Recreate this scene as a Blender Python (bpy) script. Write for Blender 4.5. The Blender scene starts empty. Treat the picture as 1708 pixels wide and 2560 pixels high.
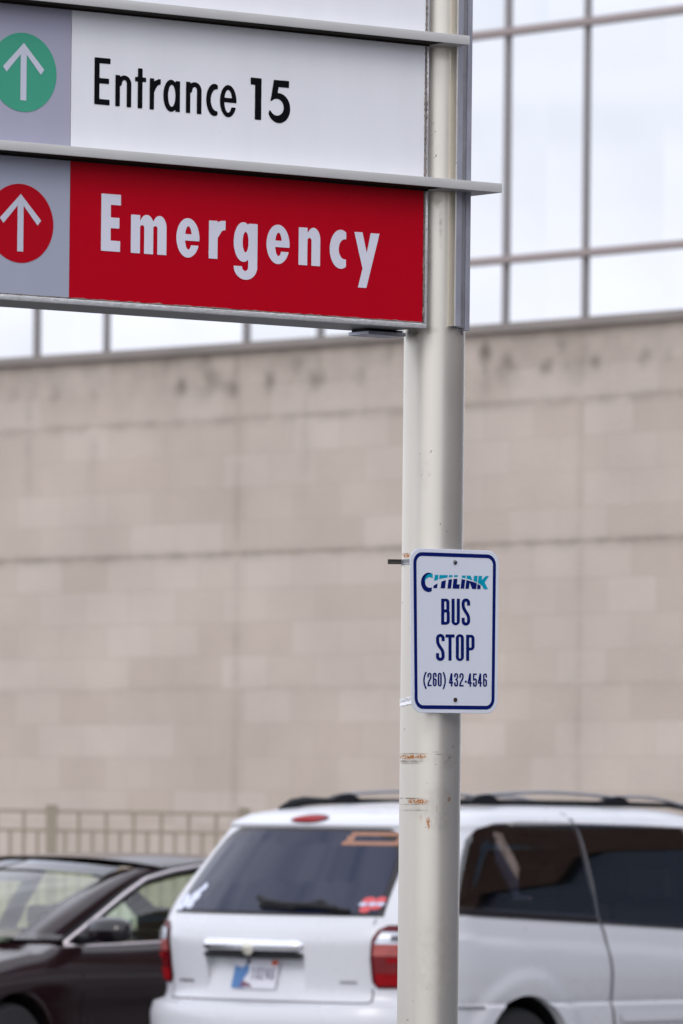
import bpy, bmesh, math, random
import numpy as np
from mathutils import Vector, Matrix

random.seed(4)
sc = bpy.context.scene
COL = sc.collection
R = math.radians

# ------------------------------------------------------------------ camera numbers (photo is 1708 x 2560)
FPX = 16000.0                      # focal length in photo pixels (about 225 mm on a 36 mm tall frame)
ROLL = 0.0103
EYE = 1.6
HX, HY = 854.0, 2060.0             # principal point: the horizon line
cr, sr = math.cos(ROLL), math.sin(ROLL)
CAM = np.array([0.0, 0.0, EYE])

def ray(x, y):
    du, dv = x - HX, HY - y
    return np.array([(du * cr - dv * sr) / FPX, 1.0, (dv * cr + du * sr) / FPX])

def at(x, y, Y):                   # a photo pixel seen at distance Y, as a world point
    return CAM + ray(x, y) * Y

def on_plane(x, y, p, n):          # a photo pixel projected on a real plane
    d = ray(x, y)
    return CAM + d * (np.dot(p - CAM, n) / np.dot(d, n))

def pix(p):
    u, v = FPX * p[0] / p[1], FPX * (p[2] - EYE) / p[1]
    return HX + u * cr + v * sr, HY - v * cr + u * sr

# ------------------------------------------------------------------ object helpers
def tag(o, label=None, cat=None, group=None, kind=None):
    if label: o['label'] = label
    if cat: o['category'] = cat
    if group: o['group'] = group
    if kind: o['kind'] = kind
    return o

def thing(name, label, cat, loc=(0, 0, 0), rz=0.0, group=None):
    o = bpy.data.objects.new(name, None)
    o.empty_display_size = 0.3
    COL.objects.link(o)
    o.location = loc
    o.rotation_euler = (0, 0, rz)
    return tag(o, label, cat, group)

def mk(name, verts, faces, mat, parent=None, smooth=False):
    me = bpy.data.meshes.new(name)
    me.from_pydata([tuple(map(float, v)) for v in verts], [], [tuple(f) for f in faces])
    me.validate()
    if smooth:
        me.polygons.foreach_set('use_smooth', [True] * len(me.polygons))
    if mat: me.materials.append(mat)
    o = bpy.data.objects.new(name, me)
    COL.objects.link(o)
    if parent: o.parent = parent
    return o

class MB:
    """collects shapes that belong to one part"""
    def __init__(s): s.v, s.f = [], []
    def add(s, v, f):
        k = len(s.v); s.v += [tuple(p) for p in v]; s.f += [tuple(i + k for i in q) for q in f]
    def box(s, x0, x1, y0, y1, z0, z1, bev=0.0):
        if bev <= 0:
            v = [(x, y, z) for z in (z0, z1) for y in (y0, y1) for x in (x0, x1)]
            s.add(v, [(0, 2, 3, 1), (4, 5, 7, 6), (0, 1, 5, 4), (2, 6, 7, 3), (0, 4, 6, 2), (1, 3, 7, 5)])
        else:
            bm = bmesh.new()
            bmesh.ops.create_cube(bm, size=1.0)
            for q in bm.verts:
                q.co = Vector(((x0 + x1) / 2 + q.co.x * (x1 - x0), (y0 + y1) / 2 + q.co.y * (y1 - y0), (z0 + z1) / 2 + q.co.z * (z1 - z0)))
            bmesh.ops.bevel(bm, geom=bm.edges[:], offset=bev, segments=2, profile=0.6, affect='EDGES')
            bm.verts.index_update()
            s.add([q.co[:] for q in bm.verts], [[q.index for q in f.verts] for f in bm.faces])
            bm.free()
    def tube(s, pts, rad, n=10, cap=True):
        pts = [Vector(p) for p in pts]
        rads = rad if hasattr(rad, '__len__') else [rad] * len(pts)
        rings = []
        for i, p in enumerate(pts):
            a = pts[max(0, i - 1)]; b = pts[min(len(pts) - 1, i + 1)]
            d = (b - a).normalized()
            up = Vector((0, 0, 1)) if abs(d.z) < 0.95 else Vector((1, 0, 0))
            u = d.cross(up).normalized(); w = u.cross(d).normalized()
            rings.append([p + (u * math.cos(2 * math.pi * k / n) + w * math.sin(2 * math.pi * k / n)) * rads[i] for k in range(n)])
        v = [q for r in rings for q in r]
        f = [(i * n + k, i * n + (k + 1) % n, (i + 1) * n + (k + 1) % n, (i + 1) * n + k) for i in range(len(pts) - 1) for k in range(n)]
        if cap:
            f += [tuple(range(n - 1, -1, -1)), tuple((len(pts) - 1) * n + k for k in range(n))]
        s.add(v, f)
    def lathe(s, prof, axis_o, axis='z', n=40):
        """prof: (radius, height) pairs"""
        o = Vector(axis_o); v = []
        for r_, h in prof:
            for k in range(n):
                a = 2 * math.pi * k / n
                c_, s_ = r_ * math.cos(a), r_ * math.sin(a)
                v.append(o + (Vector((c_, s_, h)) if axis == 'z' else Vector((c_, h, s_)) if axis == 'y' else Vector((h, c_, s_))))
        f = [(i * n + k, i * n + (k + 1) % n, (i + 1) * n + (k + 1) % n, (i + 1) * n + k) for i in range(len(prof) - 1) for k in range(n)]
        f += [tuple(range(n)), tuple((len(prof) - 1) * n + k for k in range(n))]
        s.add(v, f)
    def build(s, name, mat, parent=None, smooth=False):
        return mk(name, s.v, s.f, mat, parent, smooth)

def autosmooth(o, deg=35):
    me = o.data
    me.polygons.foreach_set('use_smooth', [True] * len(me.polygons))
    bm = bmesh.new(); bm.from_mesh(me)
    lim = R(deg)
    for e in bm.edges:
        if len(e.link_faces) == 2 and e.calc_face_angle(0.0) > lim: e.smooth = False
    bm.to_mesh(me); bm.free()
    return o

def grid(nu, nv, fn):
    v = [fn(i / nu, j / nv) for j in range(nv + 1) for i in range(nu + 1)]
    w = nu + 1
    return v, [(j * w + i, j * w + i + 1, (j + 1) * w + i + 1, (j + 1) * w + i) for j in range(nv) for i in range(nu)]

# ------------------------------------------------------------------ materials
def new_mat(name):
    m = bpy.data.materials.new(name); m.use_nodes = True
    nt = m.node_tree
    return m, nt, nt.nodes['Principled BSDF']

def paint(name, col, rough=0.4, metal=0.0, coat=0.0, var=0.04, scale=6.0, bump=0.0, bscale=120.0, spec=0.5, emit=None):
    m, nt, b = new_mat(name)
    N, L = nt.nodes, nt.links
    tc = N.new('ShaderNodeTexCoord')
    nz = N.new('ShaderNodeTexNoise'); nz.inputs['Scale'].default_value = scale; nz.inputs['Detail'].default_value = 5
    L.new(tc.outputs['Object'], nz.inputs['Vector'])
    rp = N.new('ShaderNodeMapRange'); rp.inputs['To Min'].default_value = 1 - var * 2; rp.inputs['To Max'].default_value = 1 + var * 2
    L.new(nz.outputs['Fac'], rp.inputs['Value'])
    mx = N.new('ShaderNodeVectorMath'); mx.operation = 'SCALE'; mx.inputs[0].default_value = col
    L.new(rp.outputs['Result'], mx.inputs['Scale'])
    L.new(mx.outputs['Vector'], b.inputs['Base Color'])
    b.inputs['Metallic'].default_value = metal
    b.inputs['Coat Weight'].default_value = coat
    b.inputs['Specular IOR Level'].default_value = spec
    rr = N.new('ShaderNodeMapRange'); rr.inputs['To Min'].default_value = max(0.0, rough * 0.8); rr.inputs['To Max'].default_value = min(1, rough * 1.2)
    L.new(nz.outputs['Fac'], rr.inputs['Value']); L.new(rr.outputs['Result'], b.inputs['Roughness'])
    if bump > 0:
        n2 = N.new('ShaderNodeTexNoise'); n2.inputs['Scale'].default_value = bscale; n2.inputs['Detail'].default_value = 3
        L.new(tc.outputs['Object'], n2.inputs['Vector'])
        bp = N.new('ShaderNodeBump'); bp.inputs['Strength'].default_value = bump; bp.inputs['Distance'].default_value = 0.01
        L.new(n2.outputs['Fac'], bp.inputs['Height']); L.new(bp.outputs['Normal'], b.inputs['Normal'])
    return m

def glass(name, tint, gloss_rough=0.02, trans=0.7, ior=1.5):
    """thin sheet of tinted glass: see-through and mirror-like at once"""
    m = bpy.data.materials.new(name); m.use_nodes = True
    nt = m.node_tree; N, L = nt.nodes, nt.links
    N.remove(N['Principled BSDF'])
    out = N['Material Output']
    tr = N.new('ShaderNodeBsdfTransparent'); tr.inputs['Color'].default_value = (*[t * trans for t in tint], 1)
    gl = N.new('ShaderNodeBsdfGlossy'); gl.inputs['Roughness'].default_value = gloss_rough; gl.inputs['Color'].default_value = (1, 1, 1, 1)
    fr = N.new('ShaderNodeFresnel'); fr.inputs['IOR'].default_value = ior
    mx = N.new('ShaderNodeMixShader')
    L.new(fr.outputs['Fac'], mx.inputs['Fac']); L.new(tr.outputs[0], mx.inputs[1]); L.new(gl.outputs[0], mx.inputs[2])
    L.new(mx.outputs[0], out.inputs['Surface'])
    return m

def panel_mat(name, col, rough=0.22, specks=0.0):
    """acrylic sign face: smooth with a few dirt specks and faint streaks"""
    m, nt, b = new_mat(name)
    N, L = nt.nodes, nt.links
    tc = N.new('ShaderNodeTexCoord')
    nz = N.new('ShaderNodeTexNoise'); nz.inputs['Scale'].default_value = 3.0; nz.inputs['Detail'].default_value = 6
    mp = N.new('ShaderNodeMapping'); mp.inputs['Scale'].default_value = (4, 4, 0.6)
    L.new(tc.outputs['Object'], mp.inputs['Vector']); L.new(mp.outputs['Vector'], nz.inputs['Vector'])
    rp = N.new('ShaderNodeMapRange'); rp.inputs['To Min'].default_value = 0.95; rp.inputs['To Max'].default_value = 1.04
    L.new(nz.outputs['Fac'], rp.inputs['Value'])
    vo = N.new('ShaderNodeTexVoronoi'); vo.inputs['Scale'].default_value = 22
    L.new(tc.outputs['Object'], vo.inputs['Vector'])
    lt = N.new('ShaderNodeMapRange'); lt.inputs['From Min'].default_value = 0.03; lt.inputs['From Max'].default_value = 0.055
    lt.inputs['To Min'].default_value = 1 - specks; lt.inputs['To Max'].default_value = 1.0
    L.new(vo.outputs['Distance'], lt.inputs['Value'])
    n3 = N.new('ShaderNodeTexNoise'); n3.inputs['Scale'].default_value = 3.5
    L.new(tc.outputs['Object'], n3.inputs['Vector'])
    gt = N.new('ShaderNodeMapRange'); gt.inputs['From Min'].default_value = 0.60; gt.inputs['From Max'].default_value = 0.68
    L.new(n3.outputs['Fac'], gt.inputs['Value'])
    mxf = N.new('ShaderNodeMix'); mxf.inputs['A'].default_value = 1.0
    L.new(gt.outputs['Result'], mxf.inputs['Factor']); L.new(lt.outputs['Result'], mxf.inputs['B'])
    mu = N.new('ShaderNodeMath'); mu.operation = 'MULTIPLY'
    L.new(rp.outputs['Result'], mu.inputs[0]); L.new(mxf.outputs['Result'], mu.inputs[1])
    mx = N.new('ShaderNodeVectorMath'); mx.operation = 'SCALE'; mx.inputs[0].default_value = col
    L.new(mu.outputs[0], mx.inputs['Scale']); L.new(mx.outputs['Vector'], b.inputs['Base Color'])
    b.inputs['Roughness'].default_value = rough
    b.inputs['Specular IOR Level'].default_value = 0.22
    return m

def attr_mat(name, col, rough, layers, var=0.03, scale=5.0, coat=0.0, bump=0.0, bscale=200, metal=0.0):
    """paint plus wear: layers = [(attribute, colour, noise scale, lo, hi)]"""
    m = paint(name, col, rough, metal, coat, var, scale, bump, bscale)
    nt = m.node_tree; N, L = nt.nodes, nt.links
    b = N['Principled BSDF']
    prev = b.inputs['Base Color'].links[0].from_socket
    tc = N.new('ShaderNodeTexCoord')
    for at_, c, ns, lo, hi in layers:
        a = N.new('ShaderNodeAttribute'); a.attribute_name = at_
        nz = N.new('ShaderNodeTexNoise'); nz.inputs['Scale'].default_value = ns; nz.inputs['Detail'].default_value = 4
        L.new(tc.outputs['Object'], nz.inputs['Vector'])
        mr = N.new('ShaderNodeMapRange'); mr.inputs['From Min'].default_value = lo; mr.inputs['From Max'].default_value = hi
        L.new(nz.outputs['Fac'], mr.inputs['Value'])
        mu = N.new('ShaderNodeMath'); mu.operation = 'MULTIPLY'; mu.use_clamp = True
        L.new(a.outputs['Fac'], mu.inputs[0]); L.new(mr.outputs['Result'], mu.inputs[1])
        mx = N.new('ShaderNodeMix'); mx.data_type = 'RGBA'
        mx.inputs[7].default_value = (*c, 1)
        L.new(mu.outputs[0], mx.inputs[0]); L.new(prev, mx.inputs[6])
        prev = mx.outputs[2]
    L.new(prev, b.inputs['Base Color'])
    return m

def set_attr(o, name, vals):
    a = o.data.attributes.new(name, 'FLOAT', 'POINT')
    a.data.foreach_set('value', np.asarray(vals, dtype=np.float32))

M = {}
M['pole'] = attr_mat('pole_paint', (0.72, 0.68, 0.60), 0.40,
                     [('grime', (0.20, 0.15, 0.10), 35, 0.30, 0.62), ('scuff', (0.30, 0.28, 0.26), 90, 0.25, 0.7),
                      ('rust', (0.42, 0.15, 0.018), 200, 0.40, 0.52), ('speck', (0.06, 0.05, 0.04), 260, 0.50, 0.56)], 0.02, 4, 0.0, metal=0.78)
M['alu'] = paint('brushed_aluminium', (0.42, 0.43, 0.50), 0.34, 0.45, 0, 0.12, 14)
M['alu_bright'] = paint('bright_aluminium_edge', (0.80, 0.80, 0.80), 0.3, 0.55, 0, 0.08, 60, 0.2, 160)
M['alu_dark'] = paint('weathered_aluminium', (0.34, 0.34, 0.36), 0.42, 0.6, 0, 0.12, 25, 0.15, 140)
M['ledge'] = paint('satin_grey_paint', (0.60, 0.595, 0.575), 0.42, 0.15, 0, 0.03, 8, 0.06, 200)
M['sealant'] = paint('dirty_sealant', (0.22, 0.19, 0.17), 0.8, 0, 0, 0.45, 70, 0.6, 90)
M['white_panel'] = panel_mat('white_acrylic', (0.86, 0.87, 0.90), 0.2, 0.45)
M['grey_panel'] = panel_mat('grey_lavender_film', (0.40, 0.40, 0.50), 0.3, 0.45)
M['grey_panel_low'] = panel_mat('pale_grey_film', (0.40, 0.42, 0.51), 0.3, 0.5)
M['red_panel'] = panel_mat('red_film', (0.50, 0.001, 0.013), 0.24, -0.35)
M['black_vinyl'] = paint('black_vinyl', (0.003, 0.003, 0.005), 0.5, spec=0.08)
M['white_vinyl'] = paint('white_vinyl', (0.74, 0.74, 0.84), 0.35)
M['arrow_vinyl'] = paint('pale_arrow_vinyl', (0.60, 0.62, 0.72), 0.35)
M['green_vinyl'] = panel_mat('green_film', (0.060, 0.36, 0.235), 0.35, 0.2)
M['red_vinyl'] = panel_mat('red_disc_film', (0.46, 0.001, 0.012), 0.3, -0.2)
M['sign_white'] = panel_mat('sign_sheeting', (0.72, 0.75, 0.83), 0.35, 0.2)
M['navy'] = paint('navy_ink', (0.002, 0.010, 0.125), 0.5, 0, 0, 0.02, spec=0.1)
M['teal'] = paint('teal_ink', (0.0, 0.33, 0.47), 0.5, 0, 0, 0.02, spec=0.1)
M['steel'] = paint('stainless_strap', (0.75, 0.75, 0.75), 0.22, 1.0, 0, 0.08, 60)
M['bolt'] = paint('zinc_bolt', (0.11, 0.11, 0.12), 0.25, 0.9)
M['rusty'] = paint('rusty_bolt', (0.05, 0.018, 0.008), 0.9, 0, 0, 0.5, 300, 0.8, 400)
M['dark_metal'] = paint('dark_buckle', (0.05, 0.045, 0.04), 0.4, 0.6)
M['van_white'] = paint('white_car_paint', (0.625, 0.635, 0.665), 0.28, 0, 0.3, 0.012, 2)
M['black_plastic'] = paint('black_plastic', (0.010, 0.010, 0.012), 0.5, 0, 0, 0.1, 20, spec=0.22)
M['gloss_black'] = paint('gloss_black', (0.010, 0.008, 0.012), 0.12, 0, 0.2, 0.03, 5)
M['soffit'] = paint('dirt_and_shade', (0.030, 0.024, 0.019), 0.9, 0, 0, 0.3, 30, spec=0.1)  # near-black, with the shade under the fins painted in
M['dark_glass'] = paint('privacy_glass', (0.007, 0.011, 0.036), 0.03, 0, 0, 0.0, 2, spec=0.48)
M['side_glass'] = glass('tinted_side_glass', (0.55, 0.53, 0.55), 0.015, 0.62, 1.9)
M['frit'] = paint('black_glass_border', (0.012, 0.010, 0.012), 0.3)
M['chrome'] = paint('chrome', (0.85, 0.86, 0.90), 0.08, 1.0, 0, 0.01)
M['gold'] = paint('gold_emblem', (0.78, 0.76, 0.66), 0.3, 0.6)
M['lens_red'] = paint('red_lens', (0.27, 0.002, 0.006), 0.5, 0, 0.0, 0.15, 14, spec=0.15)
M['lens_dark_red'] = paint('dark_red_lens', (0.10, 0.003, 0.01), 0.4, 0, 0.0, 0.1, 10, spec=0.2)
M['lens_deep'] = paint('deep_red_lens', (0.17, 0.002, 0.006), 0.12, 0, 0.6, 0.2, 16)
M['lens_clear'] = paint('clear_lens', (0.62, 0.66, 0.74), 0.12, 0, 0.6, 0.2, 14)
M['lens_pink'] = paint('pinkish_lens', (0.46, 0.12, 0.11), 0.15, 0, 0.6, 0.2, 14)
M['seam'] = paint('panel_gap', (0.12, 0.12, 0.13), 0.7)
M['tyre'] = paint('tyre_rubber', (0.02, 0.02, 0.021), 0.75, 0, 0, 0.15, 30)
M['rim'] = paint('alloy_rim', (0.45, 0.45, 0.47), 0.3, 0.8)
M['plate_white'] = paint('plate_white', (0.66, 0.66, 0.72), 0.4)
M['plate_blue'] = paint('plate_blue', (0.055, 0.17, 0.40), 0.4)
M['plate_ink'] = paint('plate_ink', (0.07, 0.07, 0.16), 0.5)
M['plate_maroon'] = paint('plate_maroon', (0.16, 0.06, 0.10), 0.5)
M['orange'] = paint('orange_sticker', (0.33, 0.165, 0.105), 0.6)
M['orange_red'] = paint('orange_red_tag', (0.60, 0.10, 0.03), 0.5)
M['red_sticker'] = paint('red_sticker', (0.60, 0.08, 0.09), 0.5)
M['pale_sticker'] = paint('pale_sticker', (0.52, 0.55, 0.70), 0.5)
M['white_sticker'] = paint('white_sticker', (0.66, 0.70, 0.84), 0.5)
M['sedan_paint'] = paint('dark_brown_metallic', (0.018, 0.0072, 0.0085), 0.15, 0.0, 0.12, 0.05, 3, spec=0.32)
M['sedan_glass'] = glass('green_tinted_glass', (0.72, 1.0, 0.82), 0.01, 0.92, 1.5)
M['windscreen'] = glass('windscreen_glass', (1.0, 0.90, 0.68), 0.01, 0.80, 1.8)
M['rose_chrome'] = paint('window_trim', (0.62, 0.56, 0.57), 0.25, 0.8)
M['interior'] = paint('dark_interior', (0.035, 0.030, 0.028), 0.7)
M['tan_seat'] = paint('tan_leather', (0.22, 0.17, 0.12), 0.6)
M['dash'] = paint('dash_top', (0.42, 0.43, 0.43), 0.5)  # pale colour stands in for sky reflected in the windscreen
M['shade_band'] = glass('blue_shade_band', (0.30, 0.45, 0.75), 0.02, 0.75, 1.7)
M['fence'] = paint('beige_fence_paint', (0.31, 0.265, 0.20), 0.5, 0, 0, 0.05, 6)
M['mullion'] = paint('bronze_mullion', (0.30, 0.285, 0.285), 0.5, 0.1, 0, 0.05, 2)
M['transom'] = paint('bronze_transom', (0.33, 0.27, 0.255), 0.45, 0.1, 0, 0.05, 2)
M['sill'] = paint('stone_sill', (0.25, 0.22, 0.20), 0.8, 0, 0, 0.12, 1.2)

# mirrored office glass
m, nt, b = new_mat('mirror_glass')
b.inputs['Metallic'].default_value = 1.0
b.inputs['Roughness'].default_value = 0.03
b.inputs['Base Color'].default_value = (0.76, 0.76, 0.77, 1)
tc = nt.nodes.new('ShaderNodeTexCoord'); nz = nt.nodes.new('ShaderNodeTexNoise'); nz.inputs['Scale'].default_value = 0.5
bp = nt.nodes.new('ShaderNodeBump'); bp.inputs['Strength'].default_value = 0.05; bp.inputs['Distance'].default_value = 0.05
nt.links.new(tc.outputs['Object'], nz.inputs['Vector']); nt.links.new(nz.outputs['Fac'], bp.inputs['Height']); nt.links.new(bp.outputs['Normal'], b.inputs['Normal'])
M['mirror'] = m

def stone_mat(name, c1, c2, mortar, bw, rh, stain_col, msize=0.006):
    m, nt, b = new_mat(name)
    N, L = nt.nodes, nt.links
    uv = N.new('ShaderNodeUVMap')
    br = N.new('ShaderNodeTexBrick')
    br.inputs['Scale'].default_value = 1.0
    br.inputs['Brick Width'].default_value = bw; br.inputs['Row Height'].default_value = rh
    br.inputs['Mortar Size'].default_value = msize; br.inputs['Mortar Smooth'].default_value = 0.3
    br.inputs['Color1'].default_value = (*c1, 1); br.inputs['Color2'].default_value = (*c2, 1); br.inputs['Mortar'].default_value = (*mortar, 1)
    L.new(uv.outputs['UV'], br.inputs['Vector'])
    nz = N.new('ShaderNodeTexNoise'); nz.inputs['Scale'].default_value = 0.8; nz.inputs['Detail'].default_value = 7
    L.new(uv.outputs['UV'], nz.inputs['Vector'])
    mr = N.new('ShaderNodeMapRange'); mr.inputs['From Min'].default_value = 0.3; mr.inputs['From Max'].default_value = 0.7
    mr.inputs['To Min'].default_value = 0.91; mr.inputs['To Max'].default_value = 1.08
    L.new(nz.outputs['Fac'], mr.inputs['Value'])
    sc_ = N.new('ShaderNodeVectorMath'); sc_.operation = 'SCALE'
    L.new(br.outputs['Color'], sc_.inputs[0]); L.new(mr.outputs['Result'], sc_.inputs['Scale'])
    a = N.new('ShaderNodeAttribute'); a.attribute_name = 'stain'
    n2 = N.new('ShaderNodeTexNoise'); n2.inputs['Scale'].default_value = 4; n2.inputs['Detail'].default_value = 5
    L.new(uv.outputs['UV'], n2.inputs['Vector'])
    m2 = N.new('ShaderNodeMapRange'); m2.inputs['From Min'].default_value = 0.25; m2.inputs['From Max'].default_value = 0.6
    L.new(n2.outputs['Fac'], m2.inputs['Value'])
    mu = N.new('ShaderNodeMath'); mu.operation = 'MULTIPLY'; mu.use_clamp = True
    L.new(a.outputs['Fac'], mu.inputs[0]); L.new(m2.outputs['Result'], mu.inputs[1])
    mx = N.new('ShaderNodeMix'); mx.data_type = 'RGBA'; mx.inputs[7].default_value = (*stain_col, 1)
    L.new(mu.outputs[0], mx.inputs[0]); L.new(sc_.outputs['Vector'], mx.inputs[6])
    L.new(mx.outputs[2], b.inputs['Base Color'])
    b.inputs['Roughness'].default_value = 0.9
    bp = N.new('ShaderNodeBump'); bp.inputs['Strength'].default_value = 0.4; bp.inputs['Distance'].default_value = 0.02
    n4 = N.new('ShaderNodeTexNoise'); n4.inputs['Scale'].default_value = 25; n4.inputs['Detail'].default_value = 6
    L.new(uv.outputs['UV'], n4.inputs['Vector']); L.new(n4.outputs['Fac'], bp.inputs['Height']); L.new(bp.outputs['Normal'], b.inputs['Normal'])
    return m
M['stone'] = stone_mat('pale_stone_blocks', (0.550, 0.475, 0.412), (0.490, 0.413, 0.350), (0.46, 0.39, 0.33), 0.6, 0.2945, (0.19, 0.16, 0.13))
M['brick'] = stone_mat('brown_brick', (0.16, 0.085, 0.060), (0.12, 0.062, 0.046), (0.17, 0.14, 0.12), 0.22, 0.075, (0.1, 0.1, 0.1))
M['low_bounce_ground'] = paint('dark_asphalt', (0.045, 0.044, 0.043), 0.9, 0, 0, 0.12, 0.8, 0.5, 60)
M['asphalt'] = paint('pale_lot_surface', (0.24, 0.235, 0.225), 0.9, 0, 0, 0.12, 0.8, 0.5, 60)
M['blue_glass'] = paint('blue_grey_glazing', (0.09, 0.13, 0.20), 0.1, 0, 0, 0.2, 0.3)

# ------------------------------------------------------------------ flat lettering: signed shapes cut out on a fine grid
def f_rect(X, Y, x0, y0, x1, y1):
    return np.maximum(np.maximum(x0 - X, X - x1), np.maximum(y0 - Y, Y - y1))
def f_rrect(X, Y, x0, y0, x1, y1, r):
    r = min(r, (x1 - x0) / 2, (y1 - y0) / 2)
    qx = np.abs(X - (x0 + x1) / 2) - (x1 - x0) / 2 + r; qy = np.abs(Y - (y0 + y1) / 2) - (y1 - y0) / 2 + r
    return np.hypot(np.maximum(qx, 0), np.maximum(qy, 0)) + np.minimum(np.maximum(qx, qy), 0) - r
def f_ell(X, Y, cx, cy, rx, ry):
    return (np.sqrt(((X - cx) / rx) ** 2 + ((Y - cy) / ry) ** 2) - 1) * min(rx, ry)
def f_line(X, Y, pts, w):
    d = np.full(X.shape, 1e9)
    for (ax, ay), (bx, by) in zip(pts[:-1], pts[1:]):
        vx, vy = bx - ax, by - ay
        t = np.clip(((X - ax) * vx + (Y - ay) * vy) / (vx * vx + vy * vy + 1e-9), 0, 1)
        d = np.minimum(d, np.hypot(X - ax - t * vx, Y - ay - t * vy))
    return d - w / 2
def f_poly(X, Y, pts):
    d = np.full(X.shape, 1e9); ins = np.zeros(X.shape, bool)
    for (ax, ay), (bx, by) in zip(pts, pts[1:] + pts[:1]):
        vx, vy = bx - ax, by - ay
        t = np.clip(((X - ax) * vx + (Y - ay) * vy) / (vx * vx + vy * vy + 1e-9), 0, 1)
        d = np.minimum(d, np.hypot(X - ax - t * vx, Y - ay - t * vy))
        cond = ((ay > Y) != (by > Y)) & (X < vx * (Y - ay) / (vy if abs(vy) > 1e-9 else 1e-9) + ax)
        ins ^= cond
    return np.where(ins, -d, d)
FN = {'rect': f_rect, 'rrect': f_rrect, 'ell': f_ell, 'line': f_line, 'poly': f_poly}

def field(ops, X, Y):
    F = np.full(X.shape, 1e6)
    for op in ops:
        g = FN[op[1]](X, Y, *op[2:])
        if op[0] == '+': F = np.minimum(F, g)
        elif op[0] == '-': F = np.maximum(F, -g)
        else: F = np.maximum(F, g)          # '&'
    return F

def cut(ops, bb, h, mp, mb, extra=None):
    """turn signed shapes into flat faces; mp maps glyph coordinates to 3D"""
    xs = np.arange(bb[0], bb[2] + h, h); ys = np.arange(bb[1], bb[3] + h, h)
    X, Y = np.meshgrid(xs, ys)
    F = field(ops, X, Y)
    if extra is not None: F = np.maximum(F, extra(X, Y))
    ins = F < 0
    for j in range(len(ys) - 1):
        i = 0
        while i < len(xs) - 1:
            c = (ins[j, i], ins[j, i + 1], ins[j + 1, i + 1], ins[j + 1, i])
            if all(c):
                k = i
                while k + 1 < len(xs) - 1 and ins[j, k + 2] and ins[j + 1, k + 2]: k += 1
                mb.add([mp(xs[i], ys[j]), mp(xs[k + 1], ys[j]), mp(xs[k + 1], ys[j + 1]), mp(xs[i], ys[j + 1])], [(0, 1, 2, 3)])
                i = k + 1; continue
            if any(c):
                P4 = [(xs[i], ys[j], F[j, i]), (xs[i + 1], ys[j], F[j, i + 1]), (xs[i + 1], ys[j + 1], F[j + 1, i + 1]), (xs[i], ys[j + 1], F[j + 1, i])]
                out = []
                for a in range(4):
                    p, q = P4[a], P4[(a + 1) % 4]
                    if p[2] < 0: out.append((p[0], p[1]))
                    if (p[2] < 0) != (q[2] < 0):
                        t = p[2] / (p[2] - q[2]); out.append((p[0] + t * (q[0] - p[0]), p[1] + t * (q[1] - p[1])))
                if len(out) >= 3: mb.add([mp(*o) for o in out], [tuple(range(len(out)))])
            i += 1

# ------------------------------------------------------------------ ground
def ground():
    v, f = grid(40, 40, lambda u, w: (-700 + 1400 * u, -300 + 1200 * w, 0.0))
    g = mk('parking_lot', v, f, M['asphalt'])
    tag(g, kind='structure')
    v, f = grid(20, 20, lambda u, w: (-120 + 240 * u, -60 + 88 * w, 0.004))
    tag(mk('low_bounce_ground', v, f, M['low_bounce_ground']), kind='structure')  # unseen dark sheet, added to cut bounce at the sign; lot stays pale
    mb = MB()
    for k in range(-4, 4):                       # painted bay lines beside the two cars
        for t in (0.0,):
            c = np.array([-0.47, 32.6]) + np.array([0.766, -0.643]) * (1.45 + 2.75 * k)
            d = np.array([0.643, 0.766]); n = np.array([0.766, -0.643]) * 0.05
            p = [c - n, c + n, c + n + d * 5.2, c - n + d * 5.2]
            mb.add([(q[0], q[1], 0.004) for q in p], [(0, 1, 2, 3)])
    tag(mb.build('road_markings', paint('white_road_paint', (0.6, 0.6, 0.58), 0.8, 0, 0, 0.1, 4)), kind='structure')
ground()

# ------------------------------------------------------------------ the directional sign
A_SIGN = math.atan(4.68e-5 * FPX)
D = np.array([math.cos(A_SIGN), math.sin(A_SIGN), 0.0]); NN = np.array([math.sin(A_SIGN), -math.cos(A_SIGN), 0.0])
pa = at(1085, 1000, 17.9)
A0 = np.array([pa[0], pa[1], 0.0])
PR = 0.0855
sign = thing('directional_sign', 'tall grey hospital direction sign with Entrance 15 and red Emergency panels on a cream pole', 'direction sign', tuple(A0), A_SIGN)

def loc_sign(p):                                  # world -> sign frame (along, back, up)
    q = p - A0
    return (float(q @ D), float(-(q @ NN)), float(q[2]))

def sgn(n):                                       # photo pixel -> sign plane n metres in front of the pole's axis
    return lambda x, y: loc_sign(on_plane(x, y, A0 + NN * n, NN))

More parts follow.
